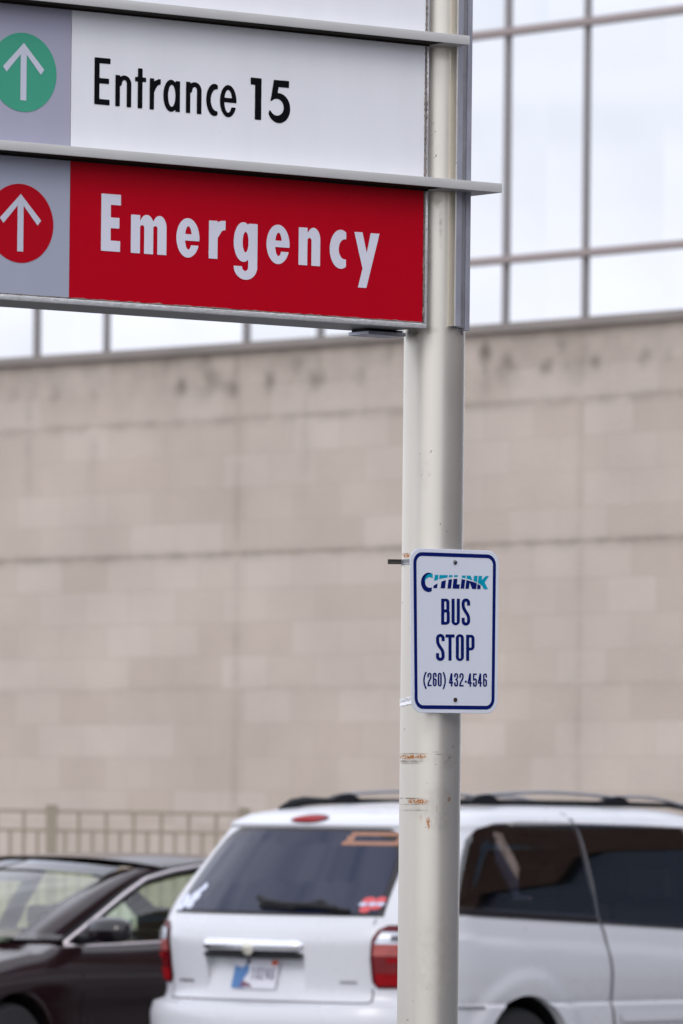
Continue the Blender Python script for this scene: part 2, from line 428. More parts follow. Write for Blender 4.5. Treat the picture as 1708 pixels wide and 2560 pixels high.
def pole_mesh(parent, s, wear=True):
    zs = list(np.arange(0, 0.9, 0.1)) + (sorted(set(np.round(list(np.arange(0.9, 3.95, 0.006)) + list(np.arange(1.55, 1.82, 0.0018)) + list(np.arange(2.33, 2.38, 0.002)), 4).tolist())) if wear else list(np.arange(0.9, 3.95, 0.2))) + list(np.arange(3.95, 4.62, 0.1))
    n = 120 if wear else 48
    v = [(s + PR * math.cos(2 * math.pi * k / n), PR * math.sin(2 * math.pi * k / n), z) for z in zs for k in range(n)]
    f = [(i * n + k, i * n + (k + 1) % n, (i + 1) * n + (k + 1) % n, (i + 1) * n + k) for i in range(len(zs) - 1) for k in range(n)]
    f.append(tuple((len(zs) - 1) * n + k for k in range(n)))
    o = mk('pole', v, f, M['pole'], parent)
    autosmooth(o)
    V = np.array(v)
    W = A0 + V[:, :1] * D - V[:, 1:2] * NN + np.array([0, 0, 1.0]) * V[:, 2:3]
    px, py = pix(W.T) if False else (HX + FPX * W[:, 0] / W[:, 1] * cr + FPX * (W[:, 2] - EYE) / W[:, 1] * sr, HY - FPX * (W[:, 2] - EYE) / W[:, 1] * cr + FPX * W[:, 0] / W[:, 1] * sr)
    front = (-(W[:, 1] - 17.9) > -0.02)
    def blobs(lst):
        a = np.zeros(len(V))
        for cx, cy, rx, ry, s_ in lst:
            a = np.maximum(a, s_ * np.clip(1.6 - 1.6 * (((px - cx) / rx) ** 2 + ((py - cy) / ry) ** 2) ** 0.5, 0, 1))
        return np.where(front, a, 0) if wear else a * 0
    set_attr(o, 'rust', blobs([(1022, 1892, 30, 8, 1.2), (1052, 1891, 18, 7, 1.2), (1029, 2003, 12, 8, 1.1), (1051, 2004, 24, 8, 1.2), (1016, 1389, 13, 7, 1.2),
                               (1071, 2058, 6, 18, 1.4), (1123, 1998, 5, 8, 1), (1093, 2022, 3, 12, .5), (1052, 2045, 4, 14, .35), (1003, 1893, 6, 5, .8)]))
    set_attr(o, 'grime', blobs([(1022, 835, 8, 26, .9), (1045, 838, 18, 20, .8), (1075, 826, 30, 12, .4), (1100, 500, 26, 24, .6), (1075, 630, 6, 90, .35), (1102, 570, 5, 60, .5), (1112, 130, 30, 26, .4),
                                (1035, 1884, 46, 2.0, 1.3), (1025, 1903, 40, 2.6, 1.3), (1022, 1908, 34, 3.5, .8), (1035, 1996, 50, 2.0, 1.4), (1035, 2011, 46, 1.8, 1.1), (1035, 2026, 44, 2.4, .8), (1095, 1886, 16, 2, .9), (1088, 1900, 3, 14, .5), (1035, 2025, 36, 3, .4), (1013, 1384, 16, 2, .8), (1100, 1990, 50, 40, .15),
                                (1085, 2400, 70, 160, .12), (1030, 1750, 20, 3, .4)]))
    set_attr(o, 'scuff', blobs([(1040, 1900, 40, 12, .4), (1120, 1900, 20, 30, .4), (1100, 2050, 30, 40, .3), (1090, 1880, 14, 2, .6), (1060, 2020, 50, 30, .3), (1060, 1180, 20, 60, .15)]))
    rnd = random.Random(9)
    sp = [(1086 + rnd.gauss(0, 5), 300 + rnd.gauss(0, 45), 1.5, 1.8, 2.2) for _ in range(26)] + [(1100 + rnd.gauss(0, 9), 350 + rnd.gauss(0, 20), 1.3, 1.6, 2) for _ in range(9)]
    sp += [(1000 + rnd.random() * 140, 900 + rnd.random() * 1660, 1.4, 1.8, 1.6) for _ in range(60)]
    sp += [(1088, 1911, 2.5, 2.5, 2), (1088, 1929, 2, 2, 2), (1132, 1867, 3, 4, 1.5), (1124, 1893, 2.5, 3, 1.5), (1018, 2551, 2.5, 2.5, 2)]
    set_attr(o, 'speck', blobs(sp))
    return o
pole_mesh(sign, 0.0)
pole_mesh(sign, -2.45, False)

CB, CT = 2.9788, 4.20                              # cabinet bottom and top
SL, SR_ = -2.34, -0.1077
mb = MB(); mb.box(SL, SR_, -0.085, 0.13, CB, CT, 0.002)
mb.build('cabinet', M['alu_dark'], sign)
FN_ = 0.162                                         # how far the fins stand in front of the pole's axis
ZF = (sgn(FN_)(600, 425.5)[2], sgn(FN_)(600, 53.5)[2], 4.17)     # undersides of the three fins
tips = (sgn(FN_)(1256, 470)[0], sgn(FN_)(1175, 103)[0], sgn(FN_)(1256, 470)[0])
for z, t in zip(ZF, tips):
    mb = MB(); mb.box(SL - 0.2, t, -FN_, 0.12, z, z + 0.0258, 0.0015)
    lg = autosmooth(mb.build('ledge', M['ledge'], sign))
    mb = MB(); mb.box(SL - 0.19, min(t - 0.004, -0.103), -FN_ + 0.003, -0.1045, z - 0.0012, z - 0.0002); mb.build('underside', M['soffit'], lg)  # near-black plate deepens the shade under the fin
    mb = MB(); mb.box(SL + 0.02, -0.108, -0.1042, -0.0995, z - 0.0062, z - 0.0002); mb.build('shadow_strip', M['soffit'], lg)  # dark strip paints in the shadow gap at the panel top
rows = ((CB, ZF[0]), (ZF[0] + 0.026, ZF[1]), (ZF[1] + 0.026, ZF[2]))
DIV = -1.3055
def panel(name, s0, s1, z0, z1, mat, n=0.100):
    mb = MB(); mb.box(s0, s1, -n, -0.0855, z0, z1, 0.0008)
    return mb.build(name, mat, sign)
p_red = panel('sign_panel', DIV, -0.1205, CB + 0.0148, ZF[0], M['red_panel'])
p_gl = panel('sign_panel', SL + 0.014, DIV - 0.001, CB + 0.0148, ZF[0], M['grey_panel_low'], 0.0995)
p_ent = panel('sign_panel', DIV, -0.1195, ZF[0] + 0.026, ZF[1], M['white_panel'])
p_gu = panel('sign_panel', SL + 0.014, DIV - 0.002, ZF[0] + 0.026, ZF[1], M['grey_panel'], 0.0992)
p_top = panel('sign_panel', SL + 0.014, -0.1190, ZF[1] + 0.026, ZF[2], M['white_panel'])
p_red['label'] = 'red panel lettered Emergency'; p_ent['label'] = 'white panel lettered Entrance 15'
p_gl['label'] = 'pale grey panel with a red arrow disc'; p_gu['label'] = 'lavender grey panel with a green arrow disc'
p_top['label'] = 'plain white panel at the top'
# frame edges round the panels
mb = MB()
mb.box(SL, SR_, -0.1035, -0.0862, CB - 0.002, CB + 0.0115, 0.001)
mb.box(-0.1150, SR_ + 0.001, -0.1035, -0.0862, CB + 0.0120, ZF[0] - 0.001, 0.001)
mb.box(-0.1140, SR_ + 0.0005, -0.1020, -0.0862, ZF[0] + 0.027, ZF[1] - 0.001, 0.001)
mb.box(-0.1140, SR_ + 0.0005, -0.1020, -0.0862, ZF[1] + 0.027, ZF[2] - 0.001, 0.001)
autosmooth(mb.build('panel_frame', M['alu_bright'], sign))
# bead of sealant between panel and frame, uneven
mb = MB(); rnd = random.Random(3)
def bead(p0, p1, n, r):
    pts = []; rad = []
    for i in range(n + 1):
        t = i / n
        pts.append([p0[k] + (p1[k] - p0[k]) * t + rnd.gauss(0, 0.0007) for k in range(3)]); rad.append(max(0.0008, r * (1 + rnd.gauss(0, 0.35))))
    mb.tube(pts, rad, 6)
bead((SL + 0.02, -0.1005, CB + 0.0135), (-0.118, -0.1005, CB + 0.0135), 160, 0.0019)
bead((-0.1178, -0.1005, CB + 0.014), (-0.1178, -0.1005, ZF[0]), 40, 0.0022)
bead((-0.1168, -0.1005, ZF[0] + 0.028), (-0.1168, -0.1005, ZF[1]), 60, 0.0030)
bead((-0.1168, -0.1005, ZF[1] + 0.028), (-0.1168, -0.1005, ZF[2]), 60, 0.0030)
mb.build('sealant_bead', M['sealant'], sign, True)
# upright trim bars at the right of the pole
zA, zB_ = 2.9885, 2.9795
mb = MB(); mb.box(-0.0159, -0.0136, -0.1124, -0.080, zA, CT, 0); mb.build('trim_edge', M['alu_bright'], sign)
mb = MB(); mb.box(-0.0135, 0.0052, -0.112, -0.0845, zA - 0.0005, CT, 0.0006)
o = mb.build('trim_bar', M['alu'], sign)
mb = MB(); mb.box(-0.0172, -0.0160, -0.1105, -0.078, zA + 0.0005, CT, 0); mb.build('trim_bar', M['pole'], sign)
mb = MB(); mb.box(0.0053, 0.030, -0.096, -0.070, zB_ + 0.006, CT, 0.001); mb.build('trim_bar', M['alu_dark'], sign)
mb = MB(); mb.box(0.0302, 0.0462, -0.1, -0.06, zB_, CT, 0.001); mb.build('trim_bar', M['alu'], sign)
mb = MB(); mb.box(-0.222, -0.092, 0.012, 0.105, CB - 0.0175, CB - 0.0075, 0.001); mb.build('mounting_plate', M['alu'], sign)
mb = MB(); mb.box(-0.215, -0.090, 0.030, 0.100, CB - 0.0073, CB - 0.0005, 0); mb.build('shadow_gap', M['black_plastic'], sign)  # black block paints in the shadow gap above the plate
mb = MB(); mb.tube([(0.034, -0.075, zB_ + 0.004), (0.036, -0.075, zB_ - 0.006), (0.039, -0.075, zB_ - 0.011)], 0.003, 8); mb.build('loose_wire', M['black_plastic'], sign)

# --- Entrance 15: glyphs measured as (x px, height above the base line px)
PL = sgn(0.1012)
base1 = lambda x: 259.8 + 0.0964 * (x - 235.8)
mp1 = lambda x, h: PL(x + 0.0103 * h, base1(x) - h)
G = []
G.append(([('+', 'rect', 235.8, 0, 248.5, 117), ('+', 'rect', 240, 103.2, 275.5, 117), ('+', 'rect', 240, 53, 272.3, 66.3), ('+', 'rect', 240, 0, 274.3, 13.9)], (234, -2, 278, 119)))
def arch(x0, x1, xr0, xr1, hx, w):               # lower-case n: stem and shoulder
    cx = (x0 + x1) / 2 * 0.35 + (xr0 + xr1) / 2 * 0.65 - 3
    pts = [((xr0 + xr1) / 2, 0), ((xr0 + xr1) / 2, hx - 20)]
    rx = (xr0 + xr1) / 2 - (x1 - 1); ccx = x1 - 1 + rx / 2
    for k in range(0, 17):
        a = math.pi * k / 16
        pts.append((ccx + rx / 2 * math.cos(a), hx - 20 + 14.8 * math.sin(a) + (0 if k < 9 else -0.2 * (k - 8))))
    return [('+', 'line', pts, w), ('&', 'rect', x0 - 1, 0, xr1 + 2, hx + 4), ('+', 'rect', x0, 0, x1, hx)]
G.append((arch(288.4, 299.7, 316.7, 328.2, 78, 11.4), (286, -2, 331, 83)))
G.append(([('+', 'rect', 344.3, 0, 356, 100), ('+', 'rect', 337.3, 66.8, 365, 77.8)], (335, -2, 368, 102)))
G.append(([('+', 'line', [(379, 46), (384, 58), (390, 66.5), (398, 71), (410, 72)], 13.2), ('&', 'rect', 374, 0, 401.6, 84), ('+', 'rect', 374.2, 0, 385.2, 78)], (372, -2, 404, 84)))
G.append(([('+', 'ell', 427.6, 39, 19.3, 40.2), ('-', 'ell', 429.3, 39, 9.2, 27.4), ('+', 'rect', 438.9, 0, 449.9, 77)], (406, -4, 453, 82)))
G.append((arch(464.8, 475.8, 492.3, 503.6, 78, 11.4), (462, -2, 507, 83)))
G.append(([('+', 'ell', 536, 39, 20.4, 40.2), ('-', 'ell', 541.3, 38.7, 14.4, 27.3), ('&', 'rect', 500, -9, 544.2, 90)], (513, -4, 547, 82)))
G.append(([('+', 'ell', 570.5, 39.2, 20.6, 40.2), ('-', 'ell', 570.4, 39, 9.7, 28.5), ('+', 'rect', 559, 36, 590.6, 47.2), ('-', 'rect', 570.5, 24.5, 600, 36)], (548, -4, 593, 82)))
G.append(([('+', 'rect', 637.3, 0, 653.2, 104), ('+', 'rect', 626, 86.6, 640, 104)], (624, -2, 656, 106)))
G.append(([('+', 'ell', 697, 34, 28.5, 37.3), ('-', 'ell', 692, 36, 17.3, 21),
           ('-', 'poly', [(640, 110), (684, 104), (676, 50), (692, 50), (690, 20), (674, 27), (669, 9), (640, 0)]),
           ('+', 'poly', [(684, 103.5), (722, 104), (722, 86.7), (695.8, 86.5), (692.6, 62), (683, 57.5), (676.3, 49.8)])], (662, -6, 729, 107)))
mb = MB()
for ops, bb in G: cut(ops, bb, 1.5, mp1, mb)
mb.build('lettering', M['black_vinyl'], p_ent)['label'] = 'black words Entrance 15'

# --- Emergency
base2 = lambda x: 626.4 + 0.0719 * (x - 251.7)
mp2 = lambda x, h: PL(x + 0.0103 * h, base2(x) - h)
def e_bold(dx):
    return [('+', 'ell', 469.5 + dx, 47.3, 28.8, 49.2), ('-', 'ell', 470.7 + dx, 47.3, 8.4, 29.3), ('+', 'rect', 461 + dx, 40.5, 497.8 + dx, 56.7),
            ('-', 'rect', 478 + dx, 29.5, 505 + dx, 40.5), ('-', 'rect', 470 + dx, 32, 479 + dx, 40.5)]
G = []
G.append(([('+', 'rect', 252.5, 0, 276.4, 142.8), ('+', 'rect', 260, 116.3, 301.3, 142.8), ('+', 'rect', 260, 58, 298, 84.7), ('+', 'rect', 260, 0, 300.3, 26.8)], (250, -2, 304, 145)))
G.append(([('+', 'rect', 358, 0, 383, 70), ('+', 'ell', 366.5, 68, 18, 29.4), ('+', 'rect', 391, 0, 416, 68), ('+', 'ell', 398.5, 67, 17.5, 30), ('+', 'rect', 340, 40, 400, 75),
           ('-', 'rect', 349.9, -5, 360.3, 65), ('-', 'ell', 355.1, 65, 5.2, 6), ('-', 'rect', 383, -5, 393.3, 65), ('-', 'ell', 388.1, 65, 5.2, 6), ('+', 'rect', 327, 0, 349.9, 95.7)], (325, -2, 419, 100)))
G.append((e_bold(0), (438, -4, 501, 99)))
G.append(([('+', 'line', [(536, 62), (545, 78), (554, 84), (570, 85.5)], 23.5), ('&', 'rect', 521, 0, 563.3, 97), ('+', 'rect', 521.8, 0, 543.8, 94.8)], (519, -2, 566, 99)))
G.append(([('+', 'ell', 614, -14, 29.3, 33), ('-', 'ell', 613.2, -13.5, 7.7, 11.7), ('&', 'rect', 580, -60, 650, -13.7), ('+', 'ell', 608.3, 47, 24.2, 49.5), ('-', 'ell', 613.8, 47.2, 7.4, 25.4), ('+', 'rect', 620.8, -20, 643.4, 93.8)], (582, -50, 646, 99)))
G.append((e_bold(225.3), (663, -4, 727, 99)))
G.append(([('+', 'rect', 777, 0, 800.2, 66), ('+', 'ell', 783.4, 66, 16.8, 29), ('+', 'rect', 760, 40, 790, 74), ('-', 'rect', 768.3, -5, 778.5, 63), ('-', 'ell', 773.4, 63, 5.1, 6), ('+', 'rect', 746.3, 0, 768.3, 94)], (744, -2, 803, 98)))
G.append(([('+', 'ell', 851.7, 46.3, 27.6, 48.7), ('-', 'ell', 862, 46.7, 15.4, 25.2), ('&', 'rect', 800, -9, 865, 99)], (822, -4, 868, 98)))
mb = MB()
for ops, bb in G: cut(ops, bb, 1.5, mp2, mb)
cut([('+', 'poly', [(886.1, 579.6), (906.5, 581), (917.2, 632.7), (926.9, 582.9), (949.1, 584.4), (916.2, 719.9), (895, 718.6), (906.5, 671.4)])], (884, 577, 951, 722), 1.5, PL, mb)
mb.build('lettering', M['white_vinyl'], p_red)['label'] = 'white word Emergency'

# --- arrow discs
def disc_arrow(par, cx, cz, mat, lab):
    mb = MB(); n = 72
    ring = [(cx + 0.1058 * math.cos(2 * math.pi * k / n), cz + 0.1045 * math.sin(2 * math.pi * k / n)) for k in range(n)]
    mb.add([(x, -0.1006, z) for x, z in ring] + [(x, -0.0990, z) for x, z in ring], [tuple(range(n))] + [(k, (k + 1) % n, n + (k + 1) % n, n + k) for k in range(n)])
    d = mb.build('arrow_disc', mat, par); d['label'] = lab
    mb = MB(); y = -0.1014
    w = 0.0095
    tip = (cx + 0.001, cz + 0.079)
    mb.add([(cx - w, y, cz - 0.0745), (cx + w, y, cz - 0.0745), (cx + w, y, cz + 0.064), (cx - w, y, cz + 0.064)], [(0, 1, 2, 3)])
    hw = 0.0145
    a = (cx, cz + 0.0775)
    # chevron head, one outline
    L_ = 0.066
    pts = [(a[0], a[1]), (a[0] + L_, a[1] - 0.0665), (a[0] + L_ - 0.0115, a[1] - 0.0800), (a[0] + w, a[1] - 0.0290), (a[0] + w, a[1] - 0.0295), (a[0] - w, a[1] - 0.0295), (a[0] - w, a[1] - 0.0290), (a[0] - L_ + 0.0115, a[1] - 0.0800), (a[0] - L_, a[1] - 0.0665)]
    R_ = [(a[0], a[1]), (a[0], a[1] - 0.0200), (a[0] + L_ - 0.0115, a[1] - 0.0800), (a[0] + L_, a[1] - 0.0665)]
    Lq = [(2 * a[0] - x, z) for x, z in R_][::-1]
    yy = y - 0.0003
    mb.add([(x, yy, z) for x, z in R_], [(0, 1, 2, 3)]); mb.add([(x, yy - 0.0, z) for x, z in Lq], [(0, 1, 2, 3)])
    mb.build('arrow', M['arrow_vinyl'], par)['label'] = 'pale upward arrow'
disc_arrow(p_gu, -1.4605, 3.5815, M['green_vinyl'], 'green disc')
disc_arrow(p_gl, -1.4655, 3.1812, M['red_vinyl'], 'red disc')

# ------------------------------------------------------------------ bus stop sign strapped to the pole
NB = 0.118
quad = [np.array(on_plane(x, y, A0 + NN * NB, NN)) for x, y in ((1025.1, 1369.5), (1248.0, 1377.6), (1243.3, 1783.8), (1029.2, 1781.8))]   # TL TR BR BL
QP = [(1025.1, 1369.5), (1248.0, 1377.6), (1243.3, 1783.8), (1029.2, 1781.8)]
BC = sum(quad) / 4
BW, BH = 0.305, 0.457
bus = thing('bus_stop_sign', 'white bus stop sign with navy border strapped to the cream pole', 'bus stop sign', tuple(BC))
def bpt(u, v, off=0.0):                           # u, v in 0..1 from the top left corner
    p = quad[0] * (1 - u) * (1 - v) + quad[1] * u * (1 - v) + quad[2] * u * v + quad[3] * (1 - u) * v
    return tuple(p + NN * off - BC)
def binv(x, y):                                   # photo pixel -> u, v on the plate
    u = v = 0.5
    for _ in range(8):
        fx = QP[0][0] * (1 - u) * (1 - v) + QP[1][0] * u * (1 - v) + QP[2][0] * u * v + QP[3][0] * (1 - u) * v - x
        fy = QP[0][1] * (1 - u) * (1 - v) + QP[1][1] * u * (1 - v) + QP[2][1] * u * v + QP[3][1] * (1 - u) * v - y
        a = (QP[1][0] - QP[0][0]) * (1 - v) + (QP[2][0] - QP[3][0]) * v; b_ = (QP[3][0] - QP[0][0]) * (1 - u) + (QP[2][0] - QP[1][0]) * u
        c_ = (QP[1][1] - QP[0][1]) * (1 - v) + (QP[2][1] - QP[3][1]) * v; d_ = (QP[3][1] - QP[0][1]) * (1 - u) + (QP[2][1] - QP[1][1]) * u
        det = a * d_ - b_ * c_
        u -= (fx * d_ - fy * b_) / det; v -= (fy * a - fx * c_) / det
    return u, v
def rr_loop(ins, rad, n=10):
    pts = []
    for cx, cy, a0 in ((BW - ins - rad, ins + rad, -90), (BW - ins - rad, BH - ins - rad, 0), (ins + rad, BH - ins - rad, 90), (ins + rad, ins + rad, 180)):
        for k in range(n + 1):
            a = R(a0 + 90 * k / n)
            pts.append(((cx + rad * math.cos(a)) / BW, (cy + rad * math.sin(a)) / BH))
    return pts
lp = rr_loop(0, 0.037); n = len(lp)
lp2 = rr_loop(0.0009, 0.0365)
mb = MB()
mb.add([bpt(u, v, -0.0022) for u, v in lp] + [bpt(u, v, -0.0006) for u, v in lp] + [bpt(u, v, 0.0) for u, v in lp2],
       [tuple(range(n - 1, -1, -1)), tuple(2 * n + k for k in range(n))] + [(k, (k + 1) % n, n + (k + 1) % n, n + k) for k in range(n)] + [(n + k, n + (k + 1) % n, 2 * n + (k + 1) % n, 2 * n + k) for k in range(n)])
plate = mb.build('sign_plate', M['sign_white'], bus)
o1, o2 = rr_loop(0.0107, 0.030), rr_loop(0.0213, 0.0195)
mb = MB(); mb.add([bpt(u, v, 0.0006) for u, v in o1] + [bpt(u, v, 0.0006) for u, v in o2], [(k, (k + 1) % n, n + (k + 1) % n, n + k) for k in range(n)])
mb.build('border', M['navy'], plate)['label'] = 'navy rounded border line'

CX, CY, CS = 950.0, 1330.0, 4.6118                # enlarged crop the lettering was measured in
def mpb(x, y): return bpt(*binv(CX + x / CS, CY + y / CS), 0.0007)
def cubic(p0, p1, p2, p3, n=12):
    return [tuple((1 - t) ** 3 * a + 3 * (1 - t) ** 2 * t * b_ + 3 * (1 - t) * t * t * c_ + t ** 3 * d for a, b_, c_, d in zip(p0, p1, p2, p3)) for t in [i / n for i in range(n + 1)]]
def arc(cx, cy, rx, ry, a0, a1, n=12):
    return [(cx + rx * math.cos(R(a0 + (a1 - a0) * i / n)), cy + ry * math.sin(R(a0 + (a1 - a0) * i / n))) for i in range(n + 1)]
def cg(ch, l, t, r, b_, w):
    """condensed grotesque capitals and figures in the box l t r b (y down)"""
    H, W = b_ - t, r - l; q = w / 2; ry = (W - w) / 2 * 1.05; cx = (l + r) / 2; rx = (W - w) / 2
    if ch == 'B':
        m_ = t + 0.47 * H
        return [('+', 'rrect', l - 20, t, r - 0.04 * W, m_ + 0.55 * w, 0.42 * W), ('+', 'rrect', l - 20, m_ - 0.55 * w, r, b_, 0.42 * W), ('&', 'rect', l, t, r, b_),
                ('-', 'rrect', l + w, t + w * 0.85, r - w - 0.04 * W, m_ - 0.40 * w, 0.2 * W), ('-', 'rrect', l + w, m_ + 0.45 * w, r - w, b_ - w * 0.85, 0.2 * W), ('+', 'rect', l, t, l + w, b_)]
    if ch == 'U':
        return [('+', 'rrect', l, t - H, r, b_, W / 2), ('-', 'rrect', l + w, t - H, r - w, b_ - w * 0.85, W / 2 - w), ('&', 'rect', l, t, r, b_)]
    if ch == 'O' or ch == '0':
        return [('+', 'rrect', l, t, r, b_, W / 2), ('-', 'rrect', l + w, t + w * 0.85, r - w, b_ - w * 0.85, W / 2 - w)]
    if ch == 'T':
        return [('+', 'rect', l, t, r, t + w * 1.02), ('+', 'rect', cx - q, t, cx + q, b_)]
    if ch == 'P':
        return [('+', 'rrect', l - 20, t, r, t + 0.60 * H, 0.45 * W), ('&', 'rect', l, t, r, b_), ('-', 'rrect', l + w, t + w * 0.85, r - w, t + 0.60 * H - w * 0.85, 0.2 * W), ('+', 'rect', l, t, l + w, b_)]
    if ch == 'S':
        pts = [(r - q, t + 0.27 * H), (r - q, t + q + ry)] + arc(cx, t + q * 0.9 + ry, rx, ry, 0, -180) + cubic((l + q, t + 0.24 * H), (l + q, t + 0.46 * H), (r - q, b_ - 0.46 * H), (r - q, b_ - 0.24 * H)) + arc(cx, b_ - q * 0.9 - ry, rx, ry, 0, 180) + [(l + q, b_ - 0.29 * H)]
        return [('+', 'line', pts, w), ('-', 'rect', r - w - 1, t + 0.265 * H, r + 3, t + 0.43 * H), ('-', 'rect', l - 3, b_ - 0.43 * H, l + w + 1, b_ - 0.285 * H)]
    if ch == '2':
        pts = [(l + q, t + 0.30 * H), (l + q, t + q + ry)] + arc(cx, t + q + ry, rx, ry, 180, 360) + cubic((r - q, t + 0.30 * H), (r - q, t + 0.50 * H), (l + q, b_ - 0.40 * H), (l + q, b_ - q))
        return [('+', 'line', pts, w), ('+', 'rect', l, b_ - w, r, b_), ('&', 'rect', l, t - 1, r, b_)]
    if ch == '3':
        pts = [(l + q, t + 0.27 * H), (l + q, t + q + ry)] + arc(cx, t + q + ry, rx, ry, 180, 360) + cubic((r - q, t + 0.27 * H), (r - q, t + 0.42 * H), (cx + 2, t + 0.47 * H), (cx - 3, t + 0.475 * H)) + cubic((cx - 3, t + 0.475 * H), (cx + 3, t + 0.48 * H), (r - q, t + 0.52 * H), (r - q, t + 0.66 * H)) + arc(cx, b_ - q - ry, rx, ry, 0, 180) + [(l + q, b_ - 0.27 * H)]
        return [('+', 'line', pts, w)]
    if ch == '4':
        x1 = r - 0.18 * W; x0 = x1 - w
        return [('+', 'rect', x0, t, x1, b_), ('+', 'rect', l, b_ - 0.33 * H, r, b_ - 0.33 * H + w * 0.9), ('+', 'poly', [(x0 - 2, t), (x1, t), (l + w * 0.95, b_ - 0.33 * H + 1), (l, b_ - 0.33 * H + w * 0.5), (l, b_ - 0.33 * H)])]
    if ch == '5':
        pts = [(l + q, t + 0.50 * H), (l + q + 3, t + 0.45 * H)] + arc(cx, t + 0.44 * H + ry * 0.6, rx, ry * 0.75, 235, 360) + [(r - q, b_ - q - ry)] + arc(cx, b_ - q - ry, rx, ry, 0, 180) + [(l + q, b_ - 0.28 * H)]
        return [('+', 'line', pts, w), ('+', 'rect', l, t, r - 0.04 * W, t + w * 0.95), ('+', 'rect', l, t, l + w * 0.95, t + 0.52 * H)]
    if ch == '6':
        pts = [(r - q, t + 0.27 * H), (r - q, t + q + ry)] + arc(cx, t + q + ry, rx, ry, 0, -180) + [(l + q, b_ - q - ry)] + arc(cx, b_ - q - ry, rx, ry, 180, 0) + [(r - q, t + 0.44 * H + q + ry)] + arc(cx, t + 0.42 * H + q + ry, rx, ry, 0, -180)
        return [('+', 'line', pts, w)]
    if ch == '(':
        return [('+', 'line', [(r - q, t + q * .6)] + cubic((r - q, t + q * .6), (l + q * .2, t + 0.33 * H), (l + q * .2, b_ - 0.33 * H), (r - q, b_ - q * .6)), w)]
    if ch == ')':
        return [('+', 'line', cubic((l + q, t + q * .6), (r - q * .2, t + 0.33 * H), (r - q * .2, b_ - 0.33 * H), (l + q, b_ - q * .6)), w)]
    if ch == '-':
        return [('+', 'rect', l, t, r, b_)]
    if ch == '1':
        return [('+', 'rect', cx - q, t, cx + q, b_), ('+', 'rect', l, t + w, cx, t + 2 * w)]
def word(items, w, h, mp, par, mat, lab):
    mb = MB()
    for ch, l, t, r, b_ in items:
        cut(cg(ch, l, t, r, b_, w), (l - w, t - w, r + w, b_ + w), h, mp, mb)
    o = mb.build('lettering', mat, par); o['label'] = lab
word([('B', 702, 768, 802, 1068), ('U', 822, 768, 918, 1075), ('S', 938, 767, 1037, 1077)], 36, 4, mpb, plate, M['navy'], 'navy word BUS')
word([('S', 643, 1176, 743, 1484), ('T', 752, 1180, 857, 1482), ('O', 871, 1178, 965, 1487), ('P', 990, 1184, 1088, 1485)], 36, 4, mpb, plate, M['navy'], 'navy word STOP')
word([('(', 497, 1614, 536, 1806), ('2', 545, 1622, 593, 1777), ('6', 607, 1622, 651, 1779), ('0', 664, 1623, 709, 1780), (')', 720, 1617, 757, 1808),
      ('4', 792, 1628, 841, 1780), ('3', 852, 1626, 898, 1782), ('2', 912, 1627, 962, 1781), ('-', 975, 1714, 998, 1735),
      ('4', 1007, 1630, 1056, 1783), ('5', 1069, 1631, 1115, 1784), ('4', 1125, 1631, 1174, 1783), ('6', 1186, 1630, 1232, 1785)], 17.5, 2.6, mpb, plate, M['navy'], 'navy phone number (260) 432-4546')

# --- the two-tone word mark with a swoosh through it
LX, LY, LS = 1040.0, 1420.0, 7.84
mpl = lambda x, y: bpt(*binv(LX + x / LS, LY + y / LS), 0.0007)
xs_ = [0, 330, 395, 440, 530, 615, 710, 815, 890, 965, 1080, 1130, 1185, 1260, 1330]
up_ = [400, 262, 238, 222, 198, 185, 176, 176, 188, 200, 234, 254, 281, 322, 365]     # lower limit of teal
lo_ = [430, 352, 312, 286, 250, 228, 214, 211, 217, 232, 262, 277, 297, 346, 400]     # upper limit of navy
up_f = lambda X: np.interp(X, xs_, up_); lo_f = lambda X: np.interp(X, xs_, lo_)
def para(x0, x1, y0, y1, sl=-0.115):              # slanted stem: x at the top
    return ('+', 'poly', [(x0, y0), (x1, y0), (x1 + sl * (y1 - y0), y1), (x0 + sl * (y1 - y0), y1)])
stems = [para(365, 438, 134, 394), para(458, 618, 136, 212, -0.13), para(508, 594, 136, 398), para(642, 712, 138, 402), para(740, 816, 140, 402), ('+', 'poly', [(724, 318), (853, 320), (844, 405), (712, 403)]),
         para(897, 970, 146, 405), para(992, 1062, 148, 407), ('+', 'poly', [(992, 148), (1066, 150), (1172, 411), (1096, 409)]), para(1132, 1206, 152, 411)]
kstem = [para(1222, 1294, 154, 413)]
karm = [('+', 'poly', [(1360, 158), (1428, 158), (1345, 282), (1408, 416), (1330, 414), (1262, 330), (1262, 260)])]
teal = MB(); navy = MB()
cut(stems + kstem, (320, 130, 1300, 415), 4, mpl, teal, lambda X, Y: Y - up_f(X))
cut(stems + kstem, (320, 130, 1300, 415), 4, mpl, navy, lambda X, Y: np.maximum(lo_f(X) - Y, X - 1262))
cut(karm, (1255, 150, 1435, 420), 4, mpl, teal, lambda X, Y: np.where(X < 1300, Y - up_f(X) - 6, -1.0))
ringC = [('+', 'ell', 243, 280, 146, 190), ('-', 'ell', 268, 282, 92, 104), ('&', 'poly', [(80, 80), (326, 80), (322, 205), (312, 230), (312, 345), (300, 480), (80, 480)])]
inner = lambda X, Y: f_ell(X, Y, 282, 262, 118, 150)
cut(ringC, (90, 85, 330, 475), 4, mpl, navy, lambda X, Y: np.minimum(-inner(X, Y), np.where(Y > 262, -1, 1)) if True else 0)
cut(ringC, (90, 85, 330, 475), 4, mpl, teal, lambda X, Y: np.maximum(inner(X, Y), Y - 262))
teal.build('logo', M['teal'], plate)['label'] = 'teal upper half of the CITILINK word mark'
navy.build('logo', M['navy'], plate)['label'] = 'navy lower half of the CITILINK word mark'
